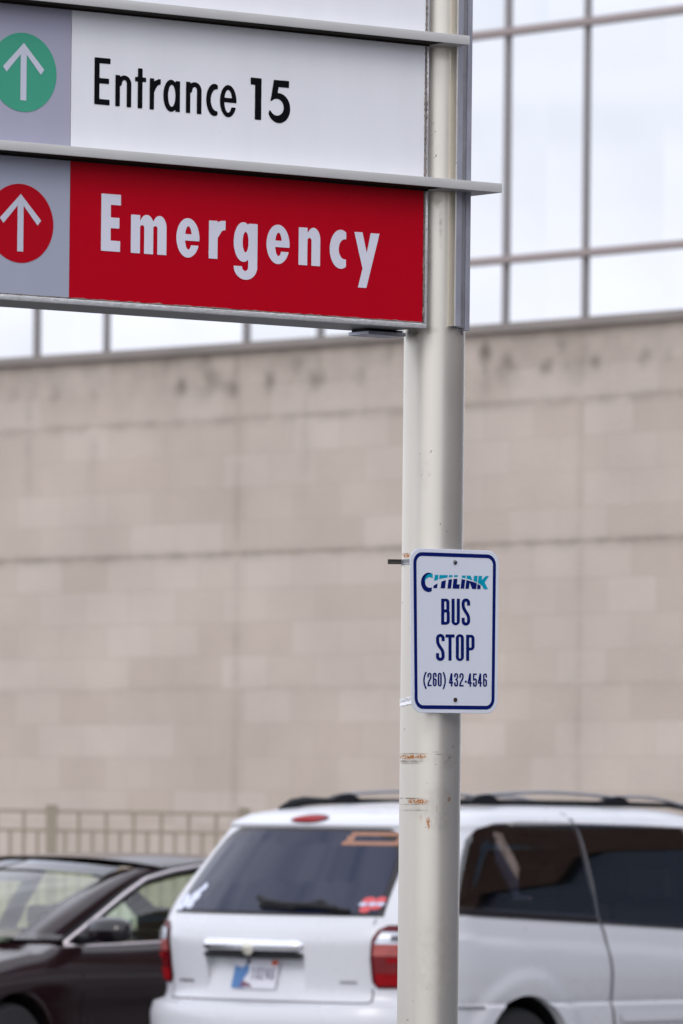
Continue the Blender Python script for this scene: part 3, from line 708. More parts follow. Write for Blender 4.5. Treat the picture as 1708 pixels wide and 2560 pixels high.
# bolts
for x, y, mt in ((1137.1, 1405.9, 'bolt'), (1137.5, 1749.6, 'rusty')):
    c = Vector(bpt(*binv(x, y), 0.0))
    mb = MB(); k_ = 18; prof = ((0.0062, 0.0008), (0.0058, 0.0030), (0.0042, 0.0048), (0.0018, 0.0056))
    v = []; dv = Vector(D); nv = Vector(NN)
    for r_, h_ in prof:
        v += [c + dv * (r_ * math.cos(2 * math.pi * i / k_)) + Vector((0, 0, 1)) * (r_ * math.sin(2 * math.pi * i / k_)) + nv * h_ for i in range(k_)]
    f = [(j * k_ + i, j * k_ + (i + 1) % k_, (j + 1) * k_ + (i + 1) % k_, (j + 1) * k_ + i) for j in range(len(prof) - 1) for i in range(k_)] + [tuple((len(prof) - 1) * k_ + i for i in range(k_))]
    mb.add(v, f); mb.build('bolt', M[mt], plate, True)['label'] = 'rust brown bolt' if mt == 'rusty' else 'domed grey bolt'
# straps round the pole
def strap(zc, hgt, tilt, mat):
    n_ = 64; v = []
    prof = ((PR + 0.0004, -hgt / 2), (PR + 0.0016, -hgt / 2), (PR + 0.0018, -hgt / 6), (PR + 0.0012, -hgt / 8), (PR + 0.0018, 0), (PR + 0.0016, hgt / 2), (PR + 0.0004, hgt / 2))
    for r_, h_ in prof:
        for k in range(n_):
            a = 2 * math.pi * k / n_
            X, Y = r_ * math.cos(a), r_ * math.sin(a)
            v.append((A0[0] + X - BC[0], A0[1] + Y - BC[1], zc + h_ + tilt * X - BC[2]))
    m_ = len(prof)
    f = [(j * n_ + k, j * n_ + (k + 1) % n_, ((j + 1) % m_) * n_ + (k + 1) % n_, ((j + 1) % m_) * n_ + k) for j in range(m_) for k in range(n_)]
    return autosmooth(mk('strap', v, f, mat, bus), 50)
z1 = at(1010, 1405, 17.9)[2]; z2 = at(1001, 1757, 17.9)[2]
s1 = strap(z1 + 0.0, 0.0155, 0.02, M['alu_dark']); s2 = strap(z2 + 0.018, 0.022, 0.21, M['alu_bright'])
c = at(987, 1404.5, 17.9) - BC
mb = MB()
x0, x1, zz0, zz1 = c[0] - 0.0195, c[0] + 0.021, c[2] - 0.0068, c[2] + 0.0068
for a in ((x0, x1, zz0, zz0 + 0.0024), (x0, x1, zz1 - 0.0024, zz1), (x0, x0 + 0.003, zz0 + 0.0024, zz1 - 0.0024), (x1 - 0.004, x1 + 0.006, zz0 + 0.0024, zz1 - 0.0024)):
    mb.box(a[0], a[1], c[1] - 0.007, c[1] + 0.006, a[2], a[3], 0)
mb.box(x0 + 0.003, x1 - 0.004, c[1] - 0.001, c[1] + 0.004, zz0 + 0.0024, zz1 - 0.0024)
mb.build('buckle', M['dark_metal'], s1)
for zc in (z1, z2 + 0.022):                          # saddle brackets that carry the plate
    mb = MB()
    p = [(s, nn) for s, nn in ((-0.02, 0.0866), (0.02, 0.0866), (0.02, NB - 0.0025), (-0.02, NB - 0.0025))]
    bot = [tuple(A0 + D * s + NN * nn + np.array([0, 0, zc - 0.012]) - BC) for s, nn in p]; top = [tuple(A0 + D * s + NN * nn + np.array([0, 0, zc + 0.012]) - BC) for s, nn in p]
    mb.add(bot + top, [(0, 1, 2, 3), (7, 6, 5, 4), (0, 4, 5, 1), (1, 5, 6, 2), (2, 6, 7, 3), (3, 7, 4, 0)])
    mb.build('saddle_bracket', M['alu'], bus)

# ------------------------------------------------------------------ hospital building: curved stone wall under mirrored glazing
K_ = 0.0115; AL0 = R(47.2)
def build_curve():
    pts = {}
    ds = 0.02
    def run(sign_):
        x, y, s = -0.04, 55.0, 0.0
        out = [(s, x, y, AL0)]
        lim = 9.5 if sign_ > 0 else 20
        while abs(s) < lim:
            al = AL0 + K_ * max(-7.0, min(5.0, s))
            x += sign_ * ds * math.cos(al); y -= sign_ * ds * math.sin(al); s += sign_ * ds
            out.append((s, x, y, AL0 + K_ * max(-7.0, min(5.0, s))))
        return out
    a = run(-1)[::-1]; b_ = run(1)[1:]
    return np.array(a + b_)
CUR = build_curve()
def wall(s, off, z):
    x = np.interp(s, CUR[:, 0], CUR[:, 1]); y = np.interp(s, CUR[:, 0], CUR[:, 2]); al = np.interp(s, CUR[:, 0], CUR[:, 3])
    return (x - math.sin(al) * off, y - math.cos(al) * off, z)
LEDGE = EYE + 1200 / FPX * 55
def s_at(px, z):
    lo, hi = -19.0, 9.0
    for _ in range(40):
        m_ = (lo + hi) / 2
        if pix(wall(m_, 0, z))[0] < px: lo = m_
        else: hi = m_
    return lo
ZJ = (2.765, 3.944, 5.12)
hosp = thing('hospital_building', 'curved pale stone hospital wall with a band of mirrored windows above', 'building', wall(0, 0, 0))
HO = np.array(wall(0, 0, 0))
def W(s, off, z): return tuple(np.array(wall(s, off, z)) - HO)

sj = [s_at(594, 3.9), s_at(1451, 3.9), s_at(-263, 3.9)]
SL0, SL1 = -19.5, 9.2
ss = list(np.arange(SL0, -5.5, 0.25)) + list(np.arange(-5.5, 5.5, 0.05)) + list(np.arange(5.5, SL1, 0.25))
for q in sj: ss += [q - 0.0125, q - 0.0105, q + 0.0105, q + 0.0125]
ss = sorted(set(round(float(q), 4) for q in ss))
zs = list(np.arange(0, LEDGE, 0.05)) + [LEDGE]
for q in ZJ: zs += [q - 0.019, q - 0.016, q + 0.016, q + 0.019]
zs = sorted(set(round(float(q), 4) for q in zs))
def depth(s, z):
    for q, d_ in zip(ZJ, (-0.001, -0.007, -0.003)):
        if abs(z - q) < 0.0165: return d_
    if any(abs(s - q) < 0.011 for q in sj): return -0.003
    return 0.0
v = [W(s, depth(s, z), z) for z in zs for s in ss]
n = len(ss)
f = [(j * n + i, j * n + i + 1, (j + 1) * n + i + 1, (j + 1) * n + i) for j in range(len(zs) - 1) for i in range(n - 1)]
kb = len(v)                                       # back and end faces: the wall is a solid 0.5 m thick
v += [W(s, -0.5, z) for z in (zs[0], zs[-1]) for s in ss]
f += [(kb + i + 1, kb + i, kb + n + i, kb + n + i + 1) for i in range(n - 1)]
top = (len(zs) - 1) * n
f += [(top + i, top + i + 1, kb + n + i + 1, kb + n + i) for i in range(n - 1)]
stone = mk('stone_wall', v, f, M['stone'], hosp)
uvl = stone.data.uv_layers.new(name='UVMap')
UVV = [(s, z - 2.765) for z in zs for s in ss] + [(s, z) for z in (0, 6) for s in ss]
uvl.data.foreach_set('uv', np.array([UVV[l.vertex_index] for l in stone.data.loops], dtype=np.float32).ravel())
S_, Z_ = np.meshgrid(np.array(ss), np.array(zs))
st = np.zeros(S_.shape)
def blot(px, py, rw, rh, a):
    s = s_at(px, LEDGE - 0.5); z = None
    y0 = pix(wall(s, 0, LEDGE))[1]; y1 = pix(wall(s, 0, LEDGE - 1))[1]
    z = LEDGE - (py - y0) / (y1 - y0)
    k = 0.0048
    g = np.exp(-(((S_ - s) / (rw * 1.15 * k)) ** 2 + ((Z_ - z) / (rh * 0.0062)) ** 2))
    np.maximum(st, min(1.2, 1.45 * a) * g, out=st)
for q in [(29, 989, 16, 13, .62), (88, 965, 26, 22, .32), (134, 985, 16, 14, .6), (243, 975, 22, 20, .45), (430, 908, 30, 22, .5), (453, 966, 16, 14, .75), (505, 905, 24, 20, .6), (523, 955, 38, 26, .55), (520, 925, 28, 30, .35), (577, 972, 22, 16, .7),
          (590, 930, 12, 40, .35), (673, 954, 16, 16, .75), (745, 905, 28, 26, .4), (788, 947, 36, 16, .6), (800, 905, 14, 30, .35), (899, 938, 18, 14, .55), (975, 880, 16, 20, .4), (1212, 893, 16, 34, .85), (1212, 940, 22, 26, .45), (1270, 915, 36, 26, .6), (1250, 922, 20, 10, .5),
          (1367, 915, 16, 11, .85), (1415, 912, 20, 12, .4), (1450, 890, 40, 40, .35), (1488, 903, 18, 13, .6), (1403, 868, 12, 20, .5), (1610, 893, 16, 14, .7), (1672, 885, 14, 16, .3), (700, 860, 16, 14, .4)]:
    blot(*q)
band = np.clip((Z_ - (LEDGE - 0.62)) / 0.6, 0, 1) * 0.34          # weathering just under the sill
st = np.maximum(st, band)
for q, a in ((594, .22), (1451, .14), (70, .28), (234, .24), (417, .12), (762, .2)):
    s = s_at(q, 4.5); hgt = 1.0 if q not in (594, 1451) else 4.0
    st = np.maximum(st, a * np.exp(-((S_ - s) / 0.06) ** 2) * np.clip((Z_ - (LEDGE - 0.55 - hgt)) / 0.6, 0, 1))
for q, a in zip(ZJ, (.12, .46, .42)):             # grime gathered along the wide joints
    st = np.maximum(st, a * np.exp(-((Z_ - q) / 0.042) ** 2))
set_attr(stone, 'stain', np.concatenate([st.ravel(), np.zeros(2 * n)]))

def strip(name, s0, s1, o0, o1, z0, z1, mat, step=0.25):
    q = list(np.arange(s0, s1, step)) + [s1]
    mb = MB(); k = len(q)
    v = [W(s, o, z) for s in q for (o, z) in ((o0, z0), (o1, z0), (o1, z1), (o0, z1))]
    f = [(4 * i + a, 4 * i + (a + 1) % 4, 4 * i + 4 + (a + 1) % 4, 4 * i + 4 + a) for i in range(k - 1) for a in range(4)] + [(0, 1, 2, 3), tuple(4 * (k - 1) + a for a in (3, 2, 1, 0))]
    mb.add(v, f)
    return mb.build(name, mat, hosp)
strip('window_sill', SL0, SL1, -0.45, 0.075, LEDGE, LEDGE + 0.070, M['sill'])
z0g = LEDGE + 0.0705
def z_on(px, py):
    s = s_at(px, 7.0); a = pix(wall(s, 0, 6))[1]; b_ = pix(wall(s, 0, 8))[1]
    return 6 + 2 * (py - a) / (b_ - a)
ZT1 = z_on(1450, 633); ZT2 = z_on(1450, 56)
ZTOP = ZT2 + (ZT2 - ZT1)
zlev = [z0g, ZT1, ZT2, ZTOP]
mull = [s_at(p, LEDGE + 0.2) for p in (88, 263, 612, 797, 1062, 1260, 1459)]
while mull[0] > SL0 + 2: mull.insert(0, mull[0] - (1.75 if len(mull) % 2 else 0.93))
while mull[-1] < SL1 - 2.2: mull.append(mull[-1] + 1.86)
edges = [SL0 + 0.1] + mull + [SL1 - 0.1]
for q in edges: 
    strip('mullion', q - 0.0185, q + 0.0185, -0.10, 0.012, z0g, ZTOP, M['mullion'], 1)
for z in zlev[1:]:
    strip('transom', SL0, SL1, -0.10, 0.042, z - 0.028, z + 0.028, M['transom'])
rnd = random.Random(12)
for j in range(3):
    for i in range(len(edges) - 1):
        a, b_ = edges[i] + 0.0190, edges[i + 1] - 0.0190
        z0, z1 = zlev[j] + (0.0285 if j else 0), zlev[j + 1] - 0.0285
        k1, k2 = rnd.gauss(0, 0.0012), rnd.gauss(0, 0.0012)
        mb = MB()
        v, f = grid(2, 2, lambda u, w: W(a + (b_ - a) * u, -0.02 + k1 * (u - .5) * 2 + k2 * (w - .5) * 2, z0 + (z1 - z0) * w))
        v2 = [W(a + (b_ - a) * u, -0.035, z0 + (z1 - z0) * w) for w in (0, 1) for u in (0, 1)]
        mb.add(v, f); mb.add(v2, [(1, 0, 2, 3)])
        mb.build('window', M['mirror'], hosp)
strip('parapet', SL0, SL1, -0.45, 0.06, ZTOP + 0.03, ZTOP + 0.9, M['sill'])
strip('back_wall', SL0, SL1, -0.9, -0.51, 0, ZTOP + 0.8, M['sill'])

# ------------------------------------------------------------------ brick building to the right of the street (seen mirrored in the van's windows)
bb = thing('brick_building', 'brown brick building across the lane, mirrored in the side windows of the white minivan', 'building', (17, 36, 0), R(-14))
def uvbox(o, sx):
    l = o.data.uv_layers.new(name='UVMap')
    d = np.array([(o.data.vertices[q.vertex_index].co.y, o.data.vertices[q.vertex_index].co.z) for q in o.data.loops], dtype=np.float32)
    l.data.foreach_set('uv', d.ravel())
mb = MB(); mb.box(0, 12, -33, -4.0, 3.0, 7.0); o = mb.build('brick_wall', M['brick'], bb); uvbox(o, 1)  # low wing out of view, shaped to darken the pole and spare the sign
mb = MB(); mb.box(-0.3, 12, -3.99, 30, 7.2, 15); o = mb.build('brick_wall', M['brick'], bb); uvbox(o, 1)
mb = MB(); mb.box(-0.1, 12, -3.9, 29.9, 3.01, 7.19); o = mb.build('reflection_band', M['blue_glass'], bb)  # unseen band, added to give the van windows a blue-grey reflection
mb = MB(); mb.box(0.4, 12, -33, 30, 0, 2.99); o = mb.build('ground_floor_glazing', M['blue_glass'], bb)
mb = MB(); mb.box(-0.15, 12.1, -33.2, -4.02, 7.003, 7.3); mb.build('coping', M['sill'], bb)
for k in range(4, 9):
    for z in (8.4, 12.0):
        mb = MB(); mb.box(-0.32, 0.2, -24 + 6 * k, -21.6 + 6 * k, z, z + 2.1); mb.build('window', M['blue_glass'], bb)
        mb = MB(); mb.box(-0.40, 0.1, -24.1 + 6 * k, -21.5 + 6 * k, z - 0.16, z - 0.003); mb.build('window_sill', M['sill'], bb)

# ------------------------------------------------------------------ fence
FY = 50.0
def fx(px): return at(px, 2040, FY)[0]
fen = thing('metal_fence', 'beige metal picket fence standing in front of the pale stone wall', 'fence', (fx(129), FY, 0))
F0 = fx(129)
ZR1 = at(350, 2032, FY)[2]; ZR2 = at(350, 2079.5, FY)[2]
sp = (fx(610) - fx(129)) / 14.5
pw = fx(610) - fx(129)
slope = -0.005
def fz(x): return slope * (x - 0.7)
posts = [pw * k for k in range(-3, 4)]
x_l, x_r = posts[0], posts[-1]
for p in posts:
    mb = MB(); mb.box(p - 0.042, p + 0.042, -0.042, 0.042, 0, ZR1 + 0.035 + fz(p), 0.004); mb.box(p - 0.048, p + 0.048, -0.048, 0.048, ZR1 + 0.0355 + fz(p), ZR1 + 0.05 + fz(p), 0.004)
    mb.build('post', M['fence'], fen)
for k in range(len(posts) - 1):
    a, b_ = posts[k] + 0.036, posts[k + 1] - 0.036
    for z in (ZR1, ZR2, 0.22):
        mb = MB()
        mb.add([(x, y, z + dz + fz(x)) for x in (a, b_) for y in (-0.017, 0.017) for dz in (-0.013, 0.013)], [(0, 1, 3, 2), (4, 6, 7, 5), (0, 4, 5, 1), (2, 3, 7, 6), (0, 2, 6, 4), (1, 5, 7, 3)])
        mb.build('rail', M['fence'], fen)
    m_ = 14
    for i in range(1, m_):
        x = posts[k] + (posts[k + 1] - posts[k]) * i / m_
        zt = ZR1 if i % 2 == 0 else ZR2
        mb = MB(); mb.box(x - 0.0135, x + 0.0135, -0.009, 0.009, 0.12, zt - 0.0135 + fz(x)); mb.build('picket', M['fence'], fen)

# ------------------------------------------------------------------ white minivan
TH = R(40)
pv = at(637, 2400, 32.65)
VF = np.array([math.sin(TH), math.cos(TH), 0]); VT = np.array([math.cos(TH), -math.sin(TH), 0])
VO = np.array([pv[0], pv[1], 0]) - VF * 0.05
van = thing('white_minivan', 'white minivan seen from behind with dark windows, roof rails and red tail lights', 'minivan', tuple(VO), math.pi / 2 - TH)
def tab(z, t): return float(np.interp(z, [p[0] for p in t], [p[1] for p in t]))
X0T = [(.20, .06), (.30, .0), (.45, -.06), (.62, -.06), (.672, -.04), (.69, .03), (.72, .065), (.78, .065), (.92, .045), (1.0, .035), (1.06, .05), (1.11, .085), (1.14, .105), (1.3, .225), (1.5, .385), (1.575, .44), (1.595, .43), (1.62, .455), (1.65, .55), (1.675, .70), (1.692, .88), (1.706, 1.10), (1.716, 1.35), (1.722, 1.65), (1.725, 1.9)]
WT = [(.20, .88), (.28, .93), (.40, .962), (.60, .975), (.672, .972), (.69, .955), (.72, .968), (.85, .985), (.95, .985), (1.015, .980), (1.035, .966), (1.12, .952), (1.15, .942), (1.3, .896), (1.5, .828), (1.60, .787), (1.65, .745), (1.675, .68), (1.692, .60), (1.706, .50), (1.716, .38), (1.722, .24), (1.725, .10)]
X1T = [(.20, 4.9), (.45, 5.02), (.7, 5.0), (.82, 4.93), (.90, 4.7), (.96, 4.4), (1.02, 4.05), (1.1, 3.95), (1.6, 3.30), (1.66, 3.2), (1.69, 3.1), (1.715, 2.8), (1.725, 2.5)]
LR, LF, NE = 0.65, 0.9, 2.4
def zz(x, z):
    k = max(0.0, min(1.0, (z - 0.75) / 0.15)) * max(0.0, min(1.0, (1.5 - z) / 0.35))
    return z + 0.045 * (x - 0.5) * k
def lr(z): return float(np.interp(z, (1.0, 1.2), (.65, .52)))
def v_w(x, z): return tab(zz(x, z), WT)
def v_rear(ph, z, side):                          # ph 0 at the rear centre .. pi/2 where the flank begins
    w = tab(zz(0.3, z), WT); x0 = tab(z, X0T); L_ = min(lr(z), w)
    return (x0 + L_ * (1 - max(0, math.cos(ph)) ** (2 / NE)), side * w * max(0, math.sin(ph)) ** (2 / NE))
def v_xr(y, z):
    w = tab(zz(0.3, z), WT); L_ = min(lr(z), w); q = min(1, abs(y) / w) ** NE
    return tab(z, X0T) + L_ * (1 - (1 - q) ** (1 / NE))
def v_side(x, z):                                 # half width of the flank
    w = v_w(x, z); x0 = tab(z, X0T); L_ = min(lr(z), tab(zz(0.3, z), WT))
    t = max(0.0, min(1.0, (x - x0) / L_))
    w *= (1 - (1 - t) ** NE) ** (1 / NE)
    d = math.hypot(x - 1.06, z - 0.36)            # lip round the rear wheel arch
    if d < 0.50: w += 0.022 * max(0.0, min(1.0, (0.50 - d) / 0.035))
    d = math.hypot(x - 4.05, z - 0.36)
    if d < 0.48: w += 0.02 * max(0.0, min(1.0, (0.48 - d) / 0.04))
    return w
zl = sorted(set([round(q, 4) for q in list(np.arange(.20, 1.65, .03)) + list(np.arange(1.65, 1.7205, .006)) + [1.7225, 1.725] + [.672, .69, .705, 1.015, 1.035, 1.575, 1.595, 1.11]]))
NR, NS, NFq = 26, 90, 16
def loop_at(z):
    half = []
    for k in range(NR): half.append(v_rear(math.pi / 2 * k / NR, z, -1))
    w0 = tab(zz(.3, z), WT); xs0 = tab(z, X0T) + min(lr(z), w0); xs1 = tab(z, X1T) - LF
    xs1 = max(xs1, xs0 + 0.05)
    for k in range(NS + 1):
        x = xs0 + (xs1 - xs0) * k / NS
        half.append((x, -v_side(x, z)))
    we = v_w(xs1, z)
    for k in range(1, NFq + 1):
        a = math.pi / 2 * k / NFq
        half.append((xs1 + (tab(z, X1T) - xs1) * math.sin(a) ** (2 / 2.4), -we * max(0, math.cos(a)) ** (2 / 2.4)))
    other = [(x, -y) for x, y in half[1:-1]][::-1]
    return half + other
v = []; 
for z in zl: v += [(x, y, z) for x, y in loop_at(z)]
n = len(loop_at(1.0))
f = [(j * n + k, j * n + (k + 1) % n, (j + 1) * n + (k + 1) % n, (j + 1) * n + k) for j in range(len(zl) - 1) for k in range(n)]
f += [tuple(range(n - 1, -1, -1)), tuple((len(zl) - 1) * n + k for k in range(n))]
body = mk('body', v, f, M['van_white'], van)

def bool_cut(o, cutters, prisms=()):
    """subtract wheel wells, then throw the cutters away"""
    tmp = []
    for (ax, az, r_, y0, y1) in cutters:
        mb = MB(); mb.lathe([(r_, y0), (r_, y1)], (ax, 0, az), 'y', 56)
        c_ = mb.build('cutter', None); 
        bm = bmesh.new(); bm.from_mesh(c_.data); bmesh.ops.recalc_face_normals(bm, faces=bm.faces); bm.to_mesh(c_.data); bm.free()
        c_.parent = o.parent
        md = o.modifiers.new('b', 'BOOLEAN'); md.operation = 'DIFFERENCE'; md.object = c_; md.solver = 'EXACT'
        tmp.append(c_)
    for pv_, pf_, pm_ in prisms:
        c_ = mk('cutter', pv_, pf_, pm_)
        bm = bmesh.new(); bm.from_mesh(c_.data); bmesh.ops.recalc_face_normals(bm, faces=bm.faces); bm.to_mesh(c_.data); bm.free()
        c_.parent = o.parent
        md = o.modifiers.new('b', 'BOOLEAN'); md.operation = 'DIFFERENCE'; md.object = c_; md.solver = 'EXACT'; md.material_mode = 'TRANSFER'
        tmp.append(c_)
    bm = bmesh.new(); bm.from_mesh(o.data); bmesh.ops.recalc_face_normals(bm, faces=bm.faces); bm.to_mesh(o.data); bm.free()
    bpy.context.view_layer.update()
    dg = bpy.context.evaluated_depsgraph_get()
    me = bpy.data.meshes.new_from_object(o.evaluated_get(dg))
    o.modifiers.clear(); old = o.data; o.data = me; bpy.data.meshes.remove(old)
    for c_ in tmp:
        d_ = c_.data; bpy.data.objects.remove(c_); bpy.data.meshes.remove(d_)
def recess():
    """number plate hollow: outline with rounded lower corners, floor leaning forward to the top"""
    out = [(.352, .940), (-.318, .940), (-.318, .80), (-.312, .755), (-.296, .728), (-.268, .714), (.295, .714), (.322, .728), (.338, .755), (.346, .80)]
    fl = lambda z: .075 + (z - .714) * .28
    n_ = len(out)
    v = [(-.3, y, z) for y, z in out] + [(fl(z), y, z) for y, z in out]
    return v, [tuple(range(n_)), tuple(range(2 * n_ - 1, n_ - 1, -1))] + [(k, (k + 1) % n_, n_ + (k + 1) % n_, n_ + k) for k in range(n_)], M['van_white']
OPEN = ([(.70, 1.44), (.77, 1.53), (.86, 1.58), (1.0, 1.603), (1.25, 1.615), (1.664, 1.610), (1.684, 1.140), (.56, 1.19)],
        [(1.702, 1.608), (2.62, 1.595), (2.72, 1.068), (1.712, 1.112)],
        [(2.82, 1.580), (2.96, 1.555), (3.50, 1.12), (3.48, 1.06), (2.88, 1.064)])
def prism(pts, y0, y1, mat):
    n_ = len(pts)
    return [(x, y, z) for y in (y0, y1) for x, z in pts], [tuple(range(n_)), tuple(range(2 * n_ - 1, n_ - 1, -1))] + [(k, (k + 1) % n_, n_ + (k + 1) % n_, n_ + k) for k in range(n_)], mat
cabin = prism([(.72, .80), (.80, 1.2), (.98, 1.58), (1.2, 1.635), (2.9, 1.635), (3.1, 1.56), (3.6, 1.06), (3.6, .80)], -.665, .665, M['interior'])
bool_cut(body, [(1.06, .36, .372, -1.2, -.62), (1.06, .36, .372, .62, 1.2), (4.05, .36, .372, -1.2, -.62), (4.05, .36, .372, .62, 1.2)], [recess(), cabin] + [prism(p, -1.2, -.60, M['interior']) for p in OPEN] + [prism(p, .60, 1.2, M['interior']) for p in OPEN])
autosmooth(body, 38)
def liner(par, ax, az, r_, ys):
    for y0, y1 in ys:
        mb = MB(); nn_ = 40
        v = [(ax + r_ * math.cos(math.pi * k / nn_), y, az + r_ * math.sin(math.pi * k / nn_)) for y in (y0, y1) for k in range(nn_ + 1)]
        f = [(k, k + 1, nn_ + 2 + k, nn_ + 1 + k) for k in range(nn_)] + [tuple(range(nn_ + 1))]
        mb.add(v, f); mb.build('wheel_liner', M['black_plastic'], par)
liner(van, 1.06, .36, .369, [(-.63, -.94), (.63, .94)])
liner(van, 4.05, .36, .369, [(-.63, -.94), (.63, .94)])

def wheel(par, ax, ay, az, r_, side, rim='rim', group=None):
    t = MB(); w = 0.2
    t.lathe([(r_ - .10, -w / 2), (r_ - .03, -w / 2), (r_ - .005, -w / 2 + .03), (r_, -w / 4), (r_, w / 4), (r_ - .005, w / 2 - .03), (r_ - .03, w / 2), (r_ - .10, w / 2)], (ax, ay, az), 'y', 44)
    tw = t.build('wheel', M['tyre'], par); autosmooth(tw, 40)
    q = MB(); o_ = ay + side * w / 2; R0 = r_ - .098
    q.lathe([(R0, o_ - side * .03), (R0, o_ - side * .002), (R0 - .02, o_ - side * .008), (R0 - .03, o_ - side * .05)], (ax, 0, az), 'y', 44)
    for k in range(7):
        a = 2 * math.pi * k / 7
        c_, s_ = math.cos(a), math.sin(a); p_, q_ = -s_ * .028, c_ * .028
        pts = [(ax + c_ * .03 + p_, az + s_ * .03 + q_), (ax + c_ * (R0 - .01) + p_ * .8, az + s_ * (R0 - .01) + q_ * .8), (ax + c_ * (R0 - .01) - p_ * .8, az + s_ * (R0 - .01) - q_ * .8), (ax + c_ * .03 - p_, az + s_ * .03 - q_)]
        q.add([(x, o_ - side * .012, z) for x, z in pts] + [(x, o_ - side * .045, z) for x, z in pts], [(0, 1, 2, 3), (7, 6, 5, 4), (0, 4, 5, 1), (1, 5, 6, 2), (2, 6, 7, 3), (3, 7, 4, 0)])
    q.lathe([(.06, o_ - side * .04), (.06, o_ - side * .008), (.05, o_ - side * .002)], (ax, 0, az), 'y', 24)
    q.build('rim', M[rim], tw)
for ax in (1.06, 4.05):
    for s_ in (-1, 1): wheel(van, ax, s_ * .84, .335, .335, s_)

def side_patch(name, rows, mat, par, off=0.004, nx=24, nz=16, side=-1):
    """rows: (z, x left, x right) as seen from the right flank"""
    zz_ = [q[0] for q in rows]
    def fn(u, w):
        z = zz_[0] + (zz_[-1] - zz_[0]) * w
        xl = np.interp(z, zz_, [q[1] for q in rows]); xr = np.interp(z, zz_, [q[2] for q in rows])
        x = xl + (xr - xl) * u
        return (x, side * (v_side(x, z) + off), z)
    v, f = grid(nx, nz, fn)
    return mk(name, v, f, mat, par, True)
def rear_patch(name, rows, mat, par, off=0.004, ny=24, nz=16, lean=0.0):
    """rows: (z, y from, y to); y positive is the left"""
    zz_ = [q[0] for q in rows]
    def fn(u, w):
        z = zz_[0] + (zz_[-1] - zz_[0]) * w
        a = np.interp(z, zz_, [q[1] for q in rows]); b_ = np.interp(z, zz_, [q[2] for q in rows])
        y = a + (b_ - a) * u
        return (v_xr(y, z) - off - lean * (1 - w), y, z)
    v, f = grid(ny, nz, fn)
    return mk(name, v, f, mat, par, True)
def rear_blob(name, y, z, ry, rz_, mat, par, off=0.009, n_=18, bulge=0.0):
    v = [(v_xr(y, z) - off - bulge, y, z)]
    for q in (0.55, 0.85, 1.0):
        for k in range(n_):
            a = 2 * math.pi * k / n_
            yy, z_ = y + ry * q * math.cos(a), z + rz_ * q * math.sin(a)
            v.append((v_xr(yy, z_) - off - bulge * (1 - q * q), yy, z_))
    f = [(0, 1 + k, 1 + (k + 1) % n_) for k in range(n_)] + [(1 + r_ * n_ + k, 1 + (r_ + 1) * n_ + k, 1 + (r_ + 1) * n_ + (k + 1) % n_, 1 + r_ * n_ + (k + 1) % n_) for r_ in (0, 1) for k in range(n_)]
    return mk(name, v, f, mat, par, True)

# rear glass
rows = [(1.133, .700, -.700), (1.20, .690, -.690), (1.33, .668, -.668), (1.45, .645, -.645), (1.52, .61, -.61), (1.555, .565, -.565), (1.578, .50, -.50)]
fr_ = rear_patch('window_frame', rows, M['frit'], van, 0.003, 40, 30)
rows = [(1.150, .672, -.672), (1.33, .640, -.640), (1.45, .605, -.605), (1.51, .55, -.55), (1.545, .46, -.46), (1.562, .36, -.36)]
rg = rear_patch('rear_window', rows, M['dark_glass'], van, 0.0075, 40, 30)
# wiper
mb = MB()
mb.tube([(v_xr(y, z) - 0.030, y, z) for y, z in ((.05, 1.222), (-.02, 1.196), (-.15, 1.186), (-.30, 1.184), (-.46, 1.172))], [.016, .021, .016, .017, .013], 8)
mb.tube([(v_xr(y, z) - 0.020, y, z) for y, z in ((.02, 1.178), (-.20, 1.172), (-.36, 1.200), (-.42, 1.170), (-.53, 1.160))], [.012, .016, .018, .016, .011], 8)
mb.build('wiper', M['black_plastic'], van)
# stickers on the rear glass
sb = MB()
def st_rect(y0, y1, z0, z1, sh=0.0):
    v, f = grid(6, 2, lambda u, w: ((lambda y, z: (v_xr(y, z) - 0.0095, y, z))(y0 + (y1 - y0) * u, z0 + (z1 - z0) * w)))
    sb.add(v, f)
st_rect(-.315, -.60, 1.541, 1.560); st_rect(-.285, -.59, 1.493, 1.512); st_rect(-.300, -.345, 1.5125, 1.5405); st_rect(-.565, -.592, 1.5125, 1.5405)
sb.build('sticker', M['orange'], van)['label'] = 'orange outlined oblong sticker'
rs = rear_blob('sticker', -.600, 1.212, .034, .020, M['red_sticker'], van, .010); rs['label'] = 'red and white sticker'
for y, z, a, b_ in ((-.655, 1.218, .025, .016), (-.600, 1.170, .028, .018), (-.645, 1.186, .030, .018)): rear_blob('sticker_motif', y, z, a, b_, M['red_sticker'], rs, .0105)
for y, z, a, b_ in ((-.580, 1.195, .022, .010), (-.665, 1.197, .020, .010), (-.625, 1.197, .020, .010)): rear_blob('sticker_motif', y, z, a, b_, M['pale_sticker'], rs, .0115)
ws = rear_blob('sticker', .560, 1.220, .040, .028, M['white_sticker'], van, .010); ws['label'] = 'cluster of white stickers'
for y, z, a, b_ in ((.520, 1.268, .020, .020), (.600, 1.185, .035, .022), (.640, 1.205, .030, .026), (.655, 1.165, .030, .020), (.570, 1.178, .030, .022), (.545, 1.250, .020, .015)): rear_blob('sticker_motif', y, z, a, b_, M['white_sticker'], ws, .0105)
# high brake light
rear_blob('brake_light', 0.0, 1.627, .118, .022, M['lens_dark_red'], van, .006, 28, .012)
rear_blob('brake_light', 0.0, 1.628, .106, .0165, M['lens_red'], van, .0145, 28, .008)
